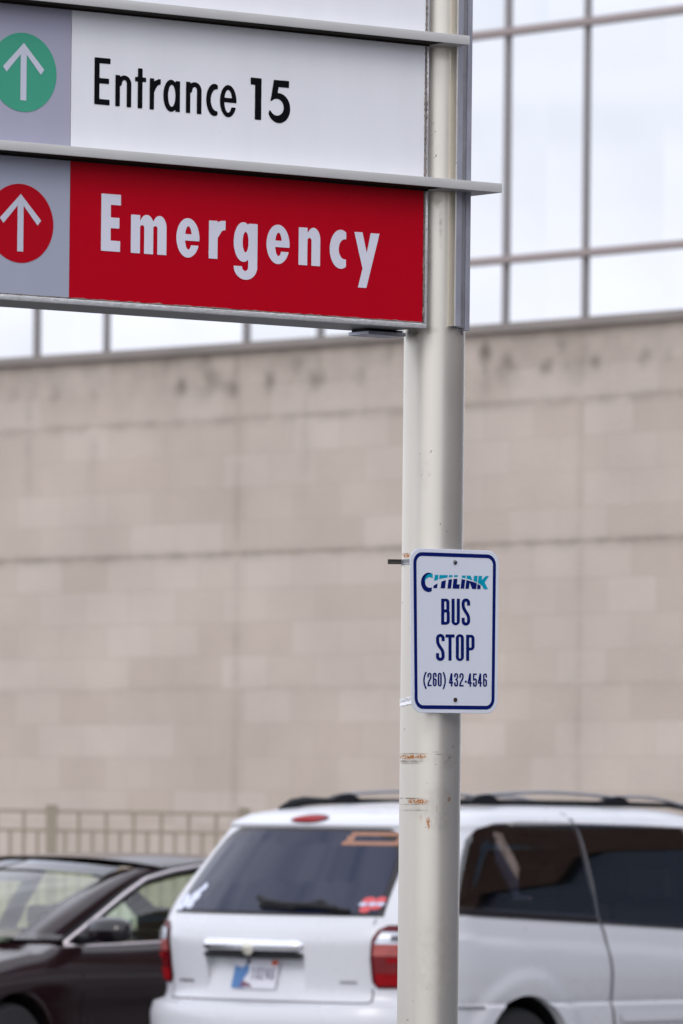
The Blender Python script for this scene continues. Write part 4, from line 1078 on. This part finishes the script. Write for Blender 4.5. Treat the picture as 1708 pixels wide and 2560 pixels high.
# chrome grip bar with emblem, plate recess
hb = None if True else rear_patch('plate_recess', [(.712, .300, -.285), (.725, .325, -.305), (.80, .345, -.318), (.945, .365, -.322)], M['van_white'], van, .004, 24, 12, 0.03)
def barfn(z0, z1, dep):
    def fn(u, w):
        y = .355 - .675 * u
        e = min(1.0, min(u, 1 - u) / 0.06) ** 0.5
        a = math.pi * w
        return (v_xr(y, .96) - .004 - dep * math.sin(a) * e, y, (z0 + z1) / 2 - (z1 - z0) / 2 * math.cos(a) * (0.25 + 0.75 * e))
    return fn
v, f = grid(40, 12, barfn(.944, 1.012, .034)); cb = mk('tailgate_handle', v, f, M['chrome'], van, True); cb['label'] = 'chrome grip bar across the tailgate'
v, f = grid(40, 8, barfn(.912, .9435, .022)); mk('grip_recess', v, f, M['black_plastic'], cb, True)
rear_blob('emblem', .012, .962, .040, .036, M['gold'], cb, .036, 20, .010)
for s_ in (-1, 1):
    mb = MB()
    v = [(v_xr(0, .96) - .0395 + abs(y) * .04, .012 + s_ * y, z) for y, z in ((.035, .950), (.035, .975), (.16, .988), (.16, .982), (.09, .962))]
    mb.add(v, [(0, 1, 2, 3, 4)])
    mb.build('emblem_wing', M['alu_dark'], cb)
# number plate
def pl(y, z, off=0.0): return (.060 + (z - .714) * .28 - off, y + .030, z)
lp_ = MB(); Y0, Y1, Z0, Z1 = .150, -.145, .755, .905
lp_.add([pl(Y0, Z0), pl(Y1, Z0), pl(Y1, Z1), pl(Y0, Z1)] + [pl(Y0, Z0, -.006), pl(Y1, Z0, -.006), pl(Y1, Z1, -.006), pl(Y0, Z1, -.006)], [(0, 1, 2, 3), (7, 6, 5, 4), (0, 4, 5, 1), (1, 5, 6, 2), (2, 6, 7, 3), (3, 7, 4, 0)])
npl = lp_.build('number_plate', M['plate_white'], van)
def plpatch(name, pts, mat, off=.0015):
    return mk(name, [pl(y, z, off) for y, z in pts], [tuple(range(len(pts)))], mat, npl)
plpatch('plate_print', [(.148, .757), (.06, .757), (.075, .80), (.045, .84), (.060, .885), (.095, .86), (.146, .872)], M['plate_blue'])
plpatch('plate_print', [(.095, .765), (.01, .762), (.02, .775), (.075, .795)], M['plate_maroon'], .0022)
plpatch('plate_print', [(.07, .904), (.05, .904), (.045, .885), (.075, .882)], M['interior'], .0024)
plpatch('plate_tag', [(-.098, .876), (-.138, .874), (-.138, .900), (-.098, .902)], M['orange_red'], .0022)
mb = MB()
for k, ch in enumerate('10246'):
    y = .028 - .033 * k
    cut(cg(ch, 0, 0, 24, 60, 6.5), (-7, -7, 31, 67), 3, lambda x, yy, y=y: pl(y - x * .001, .862 - yy * .001, .0028), mb)
mb.build('plate_lettering', M['plate_ink'], npl)
# tail lights wrap round the corners
def corner_patch(name, rows, side, mat, par, off=.006, nx=22, nz=8):
    zz_ = [q[0] for q in rows]
    def fn(u, w):
        z = zz_[0] + (zz_[-1] - zz_[0]) * w
        a = np.interp(z, zz_, [q[1] for q in rows]); b_ = np.interp(z, zz_, [q[2] for q in rows])
        ww = tab(zz(.3, z), WT)
        pa_ = math.asin(min(1, (a / ww)) ** (NE / 2)); pb_ = b_
        ph = pa_ + (pb_ - pa_) * u
        x, y = v_rear(ph, z, side); x2, y2 = v_rear(ph + .01, z, side)
        tx, ty = x2 - x, y2 - y; l_ = math.hypot(tx, ty) or 1
        nx_, ny_ = (-ty / l_, tx / l_) if side > 0 else (ty / l_, -tx / l_)
        return (x + nx_ * off, y + ny_ * off, z)
    v, f = grid(nx, nz, fn)
    return mk(name, v, f, mat, par, True)
for side in (-1, 1):
    E_ = 1.20
    tl = corner_patch('tail_light', [(.770, .690, E_), (.80, .668, E_), (.92, .668, E_), (1.03, .680, E_), (1.07, .70, E_), (1.092, .735, E_)], side, M['lens_dark_red'], van, .006, 24, 24)
    corner_patch('lens', [(.785, .690, E_ - .01), (.845, .684, E_ - .01)], side, M['lens_red'], tl, .014)
    corner_patch('lens', [(.8455, .684, E_ - .01), (.935, .684, E_ - .01)], side, M['lens_deep'], tl, .014)
    corner_patch('lens', [(.9355, .684, E_ - .01), (.995, .690, E_ - .01)], side, M['lens_pink'], tl, .014)
    corner_patch('lens', [(.9955, .692, E_ - .01), (1.058, .716, E_ - .01)], side, M['lens_clear'], tl, .014)
    corner_patch('lens', [(.90, .74, 1.2), (.925, .74, 1.2)], side, M['lens_red'], tl, .017)
    corner_patch('lens', [(1.01, .76, 1.05), (1.04, .76, 1.05)], side, M['seam'], tl, .016)
# tailgate gaps and small badges
def rear_line(pts, w=.008):
    mb = MB()
    for (y0, z0), (y1, z1) in zip(pts[:-1], pts[1:]):
        dy, dz = y1 - y0, z1 - z0; l_ = math.hypot(dy, dz); ny, nz = -dz / l_ * w / 2, dy / l_ * w / 2
        k = max(2, int(l_ / .05))
        v, f = grid(1, k, lambda u, t: (lambda y, z: (v_xr(y, z) - .0025, y, z))(y0 + dy * t + ny * (2 * u - 1), z0 + dz * t + nz * (2 * u - 1)))
        mb.add(v, f)
    return mb
m_ = rear_line([(-.668, .768), (-.672, .70), (-.64, .695), (.64, .695), (.672, .70), (.668, .768)]); m_.build('tailgate_gap', M['seam'], van)
m_ = rear_line([(-.672, 1.125), (-.668, 1.095)], .006); m_.build('tailgate_gap', M['seam'], van)
m_ = MB()
for y0, y1, z in ((.600, .455, .778), (-.510, -.600, .790)):
    for k in range(7):
        a = y0 + (y1 - y0) * k / 7; b_ = a + (y1 - y0) / 10
        v, f = grid(1, 1, lambda u, t: (lambda y, zq: (v_xr(y, zq) - .004, y, zq))(a + (b_ - a) * u, z + .016 * t)); m_.add(v, f)
m_.build('badge', M['alu_dark'], van)
# bumper step pad and side windows
def slw(z, x): return z - 0.045 * (x - 0.55)
def side_poly(name, pts_top, pts_bot, mat, off=.006, nx=40, nz=14):
    """window between a top and a bottom edge, both given as (x, z)"""
    def fn(u, w):
        xt = pts_top[0][0] + (pts_top[-1][0] - pts_top[0][0]) * u; xb = pts_bot[0][0] + (pts_bot[-1][0] - pts_bot[0][0]) * u
        zt = np.interp(xt, [p[0] for p in pts_top], [p[1] for p in pts_top]); zb = np.interp(xb, [p[0] for p in pts_bot], [p[1] for p in pts_bot])
        x = xb + (xt - xb) * w; z = zb + (zt - zb) * w
        return (x, -(v_side(x, z) + off), z)
    v, f = grid(nx, nz, fn)
    return mk(name, v, f, mat, van, True)
side_poly('window_trim', [(.475, 1.178), (1.68, 1.124)], [(.45, 1.150), (1.685, 1.098)], M['frit'], .010, 40, 3)
side_poly('window_trim', [(1.69, 1.105), (2.74, 1.062)], [(1.69, 1.098), (2.745, 1.052)], M['frit'], .010, 30, 3)
side_poly('side_window', [(.68, 1.43), (.76, 1.53), (.86, 1.585), (1.0, 1.612), (1.25, 1.625), (1.680, 1.622)], [(.50, 1.170), (1.694, 1.120)], M['side_glass'], .008)['label'] = 'long dark rear quarter window'
side_poly('side_window', [(1.686, 1.618), (2.2, 1.612), (2.62, 1.602)], [(1.700, 1.098), (2.74, 1.055)], M['side_glass'], .008)['label'] = 'dark sliding door window'
side_poly('side_window', [(2.78, 1.60), (2.98, 1.575), (3.54, 1.115)], [(2.85, 1.050), (3.2, 1.048), (3.54, 1.048)], M['side_glass'], .008)['label'] = 'dark front door window'
side_poly('window_post', [(2.635, 1.612), (2.80, 1.60)], [(2.735, 1.050), (2.86, 1.048)], M['frit'], .009, 4, 12)
def side_line(pts, w=.010):
    mb = MB()
    for (x0, z0), (x1, z1) in zip(pts[:-1], pts[1:]):
        dx, dz = x1 - x0, z1 - z0; l_ = math.hypot(dx, dz); nx_, nz_ = -dz / l_ * w / 2, dx / l_ * w / 2
        k = max(2, int(l_ / .05))
        v, f = grid(1, k, lambda u, t: (lambda x, z: (x, -(v_side(x, z) + .0095), z))(x0 + dx * t + nx_ * (2 * u - 1), z0 + dz * t + nz_ * (2 * u - 1)))
        mb.add(v, f)
    return mb
side_line([(1.672, 1.695), (1.682, 1.633), (1.693, 1.513), (1.703, 1.309), (1.69, 1.139), (1.718, 1.048), (1.752, .854), (1.79, .572), (1.80, .36)], .014).build('door_gap', M['seam'], van)
side_line([(.32, .681), (.70, .676)], .010).build('bumper_gap', M['seam'], van)
side_line([(2.80, 1.60), (2.90, 1.05), (2.93, .36)], .010).build('door_gap', M['seam'], van)
side_patch('side_moulding', [(.585, 1.85, 3.9), (.60, 1.835, 3.9), (.632, 1.835, 3.9), (.645, 1.85, 3.9)], M['van_white'], van, .022, 40, 4)
# far flank windows so that the other side is a van as well
def mirror_copy(o):
    me = o.data.copy()
    for q in me.vertices: q.co.y = -q.co.y
    me.flip_normals()
    c_ = bpy.data.objects.new(o.name.split('.')[0], me); COL.objects.link(c_); c_.parent = o.parent
    if 'label' in o: c_['label'] = o['label']
    return c_
for o in [q for q in van.children if q.name.split('.')[0] in ('side_window', 'side_moulding', 'window_trim', 'window_post')]:
    mirror_copy(o)
# windscreen
def wsf(u, w):
    z = 1.10 + .50 * w; y = (-1 + 2 * u) * (.86 - .16 * w)
    x1 = tab(z, X1T); xs1 = x1 - LF; q = min(1, abs(y) / v_w(xs1, z))
    return (xs1 + LF * (1 - q ** 2.4) ** (1 / 2.4) + .006, y, z)
v, f = grid(30, 12, wsf); mk('windscreen', v, f, M['dark_glass'], van, True)
# roof rails
for s_ in (-1, 1):
    y = s_ * .47
    def rz(x): return 1.700 + .012 * math.sin(math.pi * min(1, max(0, (x - .8) / 2.2)))
    mb = MB()
    mb.tube([(.80, y * 1.02, 1.672), (.88, y, 1.702), (.98, y, 1.718), (1.12, y, 1.720)] + [(x, y, 1.722) for x in (1.3, 1.6, 2.0, 2.4)] + [(2.9, y, 1.718), (3.05, y, 1.700)], [.016, .028, .026, .018, .016,   .015, .015, .015, .013, .010], 8)
    rr = mb.build('roof_rail', M['black_plastic'], van, True)
    feet = (1.30, 2.42)
    for xf in feet:
        mb = MB()
        v = [(xf + dx, y + dy, z) for dy in (-.022, .022) for dx, z in ((-.16, 1.716), (-.06, 1.752), (.02, 1.764), (.07, 1.756), (.15, 1.718))]
        mb.add(v, [(4, 3, 2, 1, 0), (5, 6, 7, 8, 9), (0, 1, 6, 5), (1, 2, 7, 6), (2, 3, 8, 7), (3, 4, 9, 8), (4, 0, 5, 9)])
        mb.build('rail_foot', M['black_plastic'], rr)
    mb = MB()
    xs = [1.30 + (3.1 - 1.30) * k / 40 for k in range(41)]
    def ra(x):
        if x < 2.42: return 1.756 + .022 * math.sin(math.pi * (x - 1.30) / 1.12)
        return 1.756 - .05 * ((x - 2.42) / .68) ** 2 + .012 * math.sin(math.pi * (x - 2.42) / .68)
    mb.tube([(x, y, ra(x)) for x in xs], .0095, 8)
    mb.build('rail_bar', M['alu_dark'], rr, True)
# seats inside
for x, y in ((2.25, -.36), (2.25, .36), (1.25, -.36), (1.25, .30), (3.0, -.38), (3.0, .38)):
    mb = MB(); mb.box(x - .14, x, y - .25, y + .25, .81, 1.20, .05); mb.box(x - .17, x - .06, y - .13, y + .13, 1.21, 1.38, .04)
    autosmooth(mb.build('seat', M['tan_seat'], van))
# door mirrors and door handle further forward
for s_ in (-1, 1):
    mb = MB(); mb.box(3.42, 3.55, s_ * .95 if s_ > 0 else s_ * 1.19, s_ * 1.19 if s_ > 0 else s_ * .95, 1.02, 1.20, .03); autosmooth(mb.build('door_mirror', M['black_plastic'], van))
mb = MB(); mb.box(2.64, 2.80, -1.0, -.955, .84, .872, .01); autosmooth(mb.build('door_handle', M['van_white'], van))
mb = MB(); mb.box(3.02, 3.20, -1.0, -.955, .82, .852, .01); autosmooth(mb.build('door_handle', M['van_white'], van))

# ------------------------------------------------------------------ dark sedan
PH = R(32)
SH = np.array([-math.sin(PH), -math.cos(PH), 0]); SLv = np.array([-SH[1], SH[0], 0])
ax_ = at(38, 2600, 33.4)
SO = np.array([ax_[0], ax_[1], 0]) - SLv * .9
car = thing('dark_sedan', 'dark brown sedan with chrome window trim parked beyond the white minivan', 'car', tuple(SO), math.atan2(SH[1], SH[0]))
stn = [(1.00, .50, .34, .60), (.975, .64, .28, .66), (.93, .74, .24, .71), (.84, .83, .21, .76), (.66, .895, .19, .815), (.40, .915, .18, .87), (.15, .92, .18, .915), (-.05, .92, .18, .945), (-.20, .92, .18, .962), (-.5, .92, .18, .965), (-1.0, .92, .18, .965), (-1.6, .92, .18, .975), (-2.2, .92, .18, .985), (-2.8, .92, .18, .99), (-3.4, .905, .19, 1.02), (-3.75, .88, .22, 1.03), (-3.95, .83, .26, 1.0), (-4.03, .74, .30, .95), (-4.06, .6, .38, .88)]
def sec(x, w, zb, zt):
    h = zt - zb
    sh = zt - .02 if -3.4 < x < -.3 else zt - .05
    half = [(0, zb), (.70 * w, zb), (.92 * w, zb + .06), (.975 * w, zb + .20 * h), (.965 * w, zb + .46 * h), (.975 * w, zb + .58 * h), (1.0 * w, zb + .70 * h), (.99 * w, zb + .78 * h), (.955 * w, sh - .05), (.925 * w, sh - .012), (.88 * w, sh), (.72 * w, sh + (.012 if x > -.3 else .004)), (.62 * w, zt - .012 if x > -.3 else sh + .006), (.3 * w, zt - .002), (0, zt)]
    return half + [(-y, z) for y, z in half[1:-1]][::-1]
def interp_st(x):
    xs = [q[0] for q in stn][::-1]
    return tuple(float(np.interp(x, xs, [q[k] for q in stn][::-1])) for k in (1, 2, 3))
v = []; xs = sorted(set([q[0] for q in stn] + list(np.round(np.arange(-3.9, .9, .1), 3))), reverse=True)
for x in xs: v += [(x, y, z) for y, z in sec(x, *interp_st(x))]
n = len(sec(0, 1, 0, 1))
f = [(j * n + k, j * n + (k + 1) % n, (j + 1) * n + (k + 1) % n, (j + 1) * n + k) for j in range(len(xs) - 1) for k in range(n)]
f += [tuple(range(n)), tuple((len(xs) - 1) * n + k for k in range(n))]
cbody = mk('body', v, f, M['sedan_paint'], car)
bool_cut(cbody, [(0, .34, .365, -1.2, -.6), (0, .34, .365, .6, 1.2), (-2.85, .34, .365, -1.2, -.6), (-2.85, .34, .365, .6, 1.2)])
autosmooth(cbody, 30)
for ax in (0, -2.85):
    liner(car, ax, .34, .362, [(.61, .88), (-.61, -.88)])
    for s_ in (-1, 1): wheel(car, ax, s_ * .80, .325, .325, s_)
# wheel arch lips
for s_ in (1, -1):
    for ax in (0, -2.85):
        mb = MB(); nn_ = 36
        mb.tube([(ax + .372 * math.cos(a), s_ * (.905 if abs(math.cos(a)) < .9 else .895), .34 + .372 * math.sin(a)) for a in [R(8 + 164 * k / nn_) for k in range(nn_ + 1)]], .013, 6)
        mb.build('arch_lip', M['sedan_paint'], car, True)
# greenhouse
def ws(u, w):
    t = 2 * u - 1
    bx, by, bz = -.12 - .46 * t * t, .765 * t, .975 - .014 * t * t
    tx, ty, tz = -1.46 - .40 * t * t, .60 * t, 1.396 - .070 * t * t
    x, y, z = bx + (tx - bx) * w, by + (ty - by) * w, bz + (tz - bz) * w
    b_ = .035 * math.sin(math.pi * w)
    return (x + b_ * .4, y, z + b_)
v, f = grid(24, 14, lambda u, w: ws(.115 + .77 * u, .03 + .92 * w)); mk('windscreen', v, f, M['windscreen'], car, True)
v, f = grid(24, 4, lambda u, w: (lambda p: (p[0] + .003, p[1], p[2] + .006))(ws(.12 + .76 * u, .80 + .15 * w))); mk('shade_band', v, f, M['shade_band'], car, True)
def rw(u, w):
    t = 2 * u - 1
    bx, by, bz = -3.78 + .12 * t * t, .70 * t, 1.03
    tx, ty, tz = -3.0 + .06 * t * t, .57 * t, 1.365 - .04 * t * t
    return (bx + (tx - bx) * w, by + (ty - by) * w, bz + (tz - bz) * w + .03 * math.sin(math.pi * w))
v, f = grid(20, 10, lambda u, w: rw(.05 + .9 * u, .04 + .92 * w)); mk('rear_screen', v, f, M['windscreen'], car, True)
RAIL = [(-.555, .790, .950), (-.97, .745, 1.106), (-1.25, .700, 1.205), (-1.547, .650, 1.293), (-1.866, .615, 1.336), (-2.2, .60, 1.366), (-2.55, .595, 1.370), (-2.9, .60, 1.345), (-3.2, .63, 1.24), (-3.45, .68, 1.13), (-3.68, .74, 1.04)]
def rail(x): 
    xs = [q[0] for q in RAIL][::-1]
    return (x, float(np.interp(x, xs, [q[1] for q in RAIL][::-1])), float(np.interp(x, xs, [q[2] for q in RAIL][::-1])))
def roof(u, w):
    t = 2 * u - 1
    x = -1.46 - 1.56 * w
    xe = -1.86 - 1.08 * w
    xx = x + (xe - x) * t * t
    zr = rail(max(-2.95, min(-1.86, xx)))
    crown = 1.402 + .026 * math.sin(math.pi * min(1, w * .8 + .05)) - (.02 * max(0, w - .8) / .2)
    z = crown + (zr[2] + .012 - crown) * abs(t) ** 3.2
    return (xx, zr[1] * t, z)
v, f = grid(30, 24, roof); k = len(v)
mb = MB(); mb.add(v, f); mb.add([(x, y, z - .03) for x, y, z in v], [tuple(reversed(q)) for q in f])
mb.build('roof', M['sedan_paint'], car, True)
for s_ in (1, -1):
    # A pillar between windscreen and door frame: a band with real thickness
    mb = MB(); ks = 14; v = []
    for k in range(ks + 1):
        w = k / ks
        p = ws(0.115 if s_ < 0 else 0.885, .01 + .95 * w)
        xr_ = -.555 + (-1.86 + .555) * w
        q = rail(xr_); q = (q[0], s_ * (q[1] + .0), q[2] + .022)
        p = (p[0], p[1], p[2])
        v += [p, q, (q[0], q[1] - s_ * .05, q[2] - .03), (p[0] - .03, p[1] - s_ * .03, p[2] - .03)]
    f = [(4 * i + a, 4 * i + (a + 1) % 4, 4 * i + 4 + (a + 1) % 4, 4 * i + 4 + a) for i in range(ks) for a in range(4)] + [(0, 1, 2, 3), tuple(4 * ks + a for a in (3, 2, 1, 0))]
    mb.add(v, f); mb.build('front_pillar', M['sedan_paint'], car, True)
    # black door frame and bright trim along its edge
    mb = MB(); v = []
    xs = [-.57 - (3.05) * k / 44 for k in range(45)]
    for x in xs:
        q = rail(x); v += [(x, s_ * (q[1] + .012), q[2] + .020), (x, s_ * (q[1] + .026), q[2] - .040), (x, s_ * (q[1] - .01), q[2] - .045), (x, s_ * (q[1] - .02), q[2] + .010)]
    f = [(4 * i + a, 4 * i + (a + 1) % 4, 4 * i + 4 + (a + 1) % 4, 4 * i + 4 + a) for i in range(44) for a in range(4)]
    mb.add(v, f); mb.build('door_frame', M['black_plastic'], car, True)
    mb = MB(); mb.tube([(x, s_ * (rail(x)[1] + .026), rail(x)[2] - .004) for x in xs] , .0135, 8)
    mb.tube([(-.57, s_ * .812, .945), (-.64, s_ * .838, .933), (-.8, s_ * .845, .934), (-1.4, s_ * .848, .946), (-2.2, s_ * .845, .968), (-3.0, s_ * .838, .985), (-3.6, s_ * .79, 1.02)], .0125, 8)
    mb.build('window_trim', M['rose_chrome'], car, True)
    def belt(x): return (.838, .945 + .022 * (-.6 - x) / 1.0)
    def sgl(x0, x1):
        def fn(u, w):
            x = x0 + (x1 - x0) * u; q = rail(x); b_ = belt(x)
            return (x, s_ * (b_[0] - .02 + (q[1] - b_[0] + .02) * w + .02 * math.sin(math.pi * w)), b_[1] + (q[2] - .02 - b_[1]) * w)
        return fn
    v, f = grid(26, 10, sgl(-.60, -2.32)); o = mk('side_window', v, f, M['sedan_glass'], car, True)
    v, f = grid(26, 10, sgl(-2.44, -3.1)); o = mk('side_window', v, f, M['sedan_glass'], car, True)
    mb = MB()
    q = rail(-1.66); b_ = belt(-1.66)
    mb.tube([(-2.34, s_ * .82, .96), (-2.38, s_ * .74, 1.15), (-2.42, s_ * .62, 1.352)], [.055, .05, .045], 8); mb.build('centre_pillar', M['black_plastic'], car, True)
    mb = MB()
    v = [(-2.95, s_ * .61, 1.32), (-3.0, s_ * .58, 1.37), (-3.75, s_ * .66, 1.03), (-3.65, s_ * .75, 1.03)]
    mb.add(v + [(x, y - s_ * .05, z - .02) for x, y, z in v], [(0, 1, 2, 3), (7, 6, 5, 4), (0, 4, 5, 1), (1, 5, 6, 2), (2, 6, 7, 3), (3, 7, 4, 0)]); mb.build('rear_pillar', M['sedan_paint'], car)
    # door mirror
    mb = MB()
    mb.add(*(lambda g: g)(grid(18, 12, lambda u, w: (-.72 + .095 * math.cos(2 * math.pi * u) * math.sin(math.pi * w) - .02 * math.cos(math.pi * w), s_ * (1.0 - .145 * math.cos(math.pi * w)), 1.024 + .072 * math.sin(2 * math.pi * u) * math.sin(math.pi * w) ** .6))))
    dm = mb.build('door_mirror', M['gloss_black'], car, True)
    mb = MB(); mb.tube([(-.70, s_ * .80, .965), (-.70, s_ * .90, .985), (-.71, s_ * .95, 1.0)], [.035, .028, .03], 8)
    mb.add([(-.62, s_ * .822, .950), (-.88, s_ * .832, .950), (-.84, s_ * .790, 1.045)], [(0, 1, 2)])
    mb.build('mirror_stalk', M['black_plastic'], dm, True)
# cabin: dash, seats, steering wheel, mirror
mb = MB()
def dfn(dz):
    return lambda u, w: (-.20 - .46 * (2 * u - 1) ** 2 - .62 * w, (2 * u - 1) * .70, .985 + .03 * math.sin(math.pi * w) + dz)
v, f = grid(20, 6, dfn(0)); mb.add(v, f); v, f = grid(20, 6, dfn(-.06)); mb.add(v, [tuple(reversed(q)) for q in f])
mb.build('dashboard', M['dash'], car, True)
def seat(x, y):
    mb = MB(); mb.box(x - .16, x, y - .24, y + .24, .6, 1.0, .05); mb.box(x - .19, x - .10, y - .10, y + .10, 1.005, 1.13, .03); autosmooth(mb.build('seat', M['interior'], car))
for y in (.37, -.37): seat(-1.95, y)
mb = MB(); mb.box(-3.2, -3.0, -.62, .62, .6, .96, .05); autosmooth(mb.build('rear_seat', M['interior'], car))
mb = MB(); mb.tube([(-1.25 + .05 * math.sin(a), .37 + .18 * math.cos(a), .985 + .165 * math.sin(a)) for a in [2 * math.pi * k / 28 for k in range(29)]], .013, 6, False); mb.build('steering_wheel', M['interior'], car, True)
mb = MB(); mb.box(-1.30, -1.27, -.12, .12, 1.27, 1.335, .01); mb.tube([(-1.29, 0, 1.33), (-1.36, 0, 1.37)], .012, 6); mb.build('rear_view_mirror', M['interior'], car)
# lamps, door gap, handle
for s_ in (1, -1):
    mb = MB(); v, f = grid(8, 4, lambda u, w: (.955 - .36 * u, s_ * (.64 + .255 * u ** .6), .64 + .055 * w + .05 * u)); mb.add(v, f); mb.build('headlight', M['lens_clear'], car, True)
    mb = MB(); v, f = grid(1, 12, lambda u, w: (-.60 - .008 * u - .10 * (1 - w), s_ * (interp_st(-.55)[0] * .99 + .004), .30 + .5 * w)); mb.add(v, f); mb.build('door_gap', M['black_plastic'], car)
    mb = MB(); mb.box(-1.80, -1.62, *sorted((s_ * .895, s_ * .935)), .80, .828, .008); autosmooth(mb.build('door_handle', M['sedan_paint'], car))
mb = MB(); mb.box(.97, 1.02, -.42, .42, .40, .58, .01); mb.build('grille', M['black_plastic'], car)

# ------------------------------------------------------------------ light: hazy day, soft sun from the left behind the camera
EL, AZ = R(36), R(197)                            # sun direction: azimuth measured from +Y clockwise
sd = Vector((math.sin(AZ) * math.cos(EL), math.cos(AZ) * math.cos(EL), math.sin(EL)))
sun = bpy.data.lights.new('sun', 'SUN'); sun.energy = 0.5; sun.angle = R(16); sun.color = (1.0, 0.93, 0.84)
so = bpy.data.objects.new('sun', sun); COL.objects.link(so)
so.rotation_euler = (-sd).to_track_quat('-Z', 'Y').to_euler()
w_ = bpy.data.worlds.new('World'); sc.world = w_; w_.use_nodes = True
nt = w_.node_tree; N, L = nt.nodes, nt.links
bg = N['Background']; bg.inputs['Strength'].default_value = 0.10
sky = N.new('ShaderNodeTexSky'); sky.sky_type = 'NISHITA'; sky.sun_disc = False
sky.sun_elevation = EL; sky.sun_rotation = AZ; sky.air_density = 1.0; sky.dust_density = 2.0; sky.ozone_density = 1.0
tc = N.new('ShaderNodeTexCoord'); mpn = N.new('ShaderNodeMapping'); mpn.inputs['Scale'].default_value = (1.4, 1.4, 4.0)
L.new(tc.outputs['Generated'], mpn.inputs['Vector'])
nz = N.new('ShaderNodeTexNoise'); nz.inputs['Scale'].default_value = 3.2; nz.inputs['Detail'].default_value = 8; nz.inputs['Roughness'].default_value = 0.55
L.new(mpn.outputs['Vector'], nz.inputs['Vector'])
rp = N.new('ShaderNodeMapRange'); rp.inputs['From Min'].default_value = 0.30; rp.inputs['From Max'].default_value = 0.58; rp.inputs['To Min'].default_value = 0.48; rp.inputs['To Max'].default_value = 1.0
L.new(nz.outputs['Fac'], rp.inputs['Value'])
sg = N.new('ShaderNodeVectorMath'); sg.operation = 'SCALE'; sg.inputs['Scale'].default_value = 0.9
L.new(sky.outputs['Color'], sg.inputs[0])
mx = N.new('ShaderNodeMix'); mx.data_type = 'RGBA'; mx.inputs[7].default_value = (15.2, 15.6, 17.4, 1)
L.new(rp.outputs['Result'], mx.inputs[0]); L.new(sg.outputs['Vector'], mx.inputs[6]); L.new(mx.outputs[2], bg.inputs['Color'])

# ------------------------------------------------------------------ camera
cd = bpy.data.cameras.new('camera'); co = bpy.data.objects.new('camera', cd); COL.objects.link(co)
cd.sensor_fit = 'AUTO'; cd.sensor_width = 36; cd.lens = FPX / 2560 * 36
cd.shift_y = (HY - 1280) / 2560; cd.shift_x = 0.0
cd.clip_start = 0.5; cd.clip_end = 3000
co.matrix_world = Matrix(((cr, -sr, 0, 0), (0, 0, -1, 0), (sr, cr, 0, EYE), (0, 0, 0, 1)))
cd.dof.use_dof = True; cd.dof.focus_distance = 17.8; cd.dof.aperture_fstop = 7.0; cd.dof.aperture_blades = 9
sc.camera = co
sc.view_settings.view_transform = 'Standard'; sc.view_settings.look = 'None'; sc.view_settings.exposure = 0.0; sc.view_settings.gamma = 1.0
sc.cycles.use_denoising = True
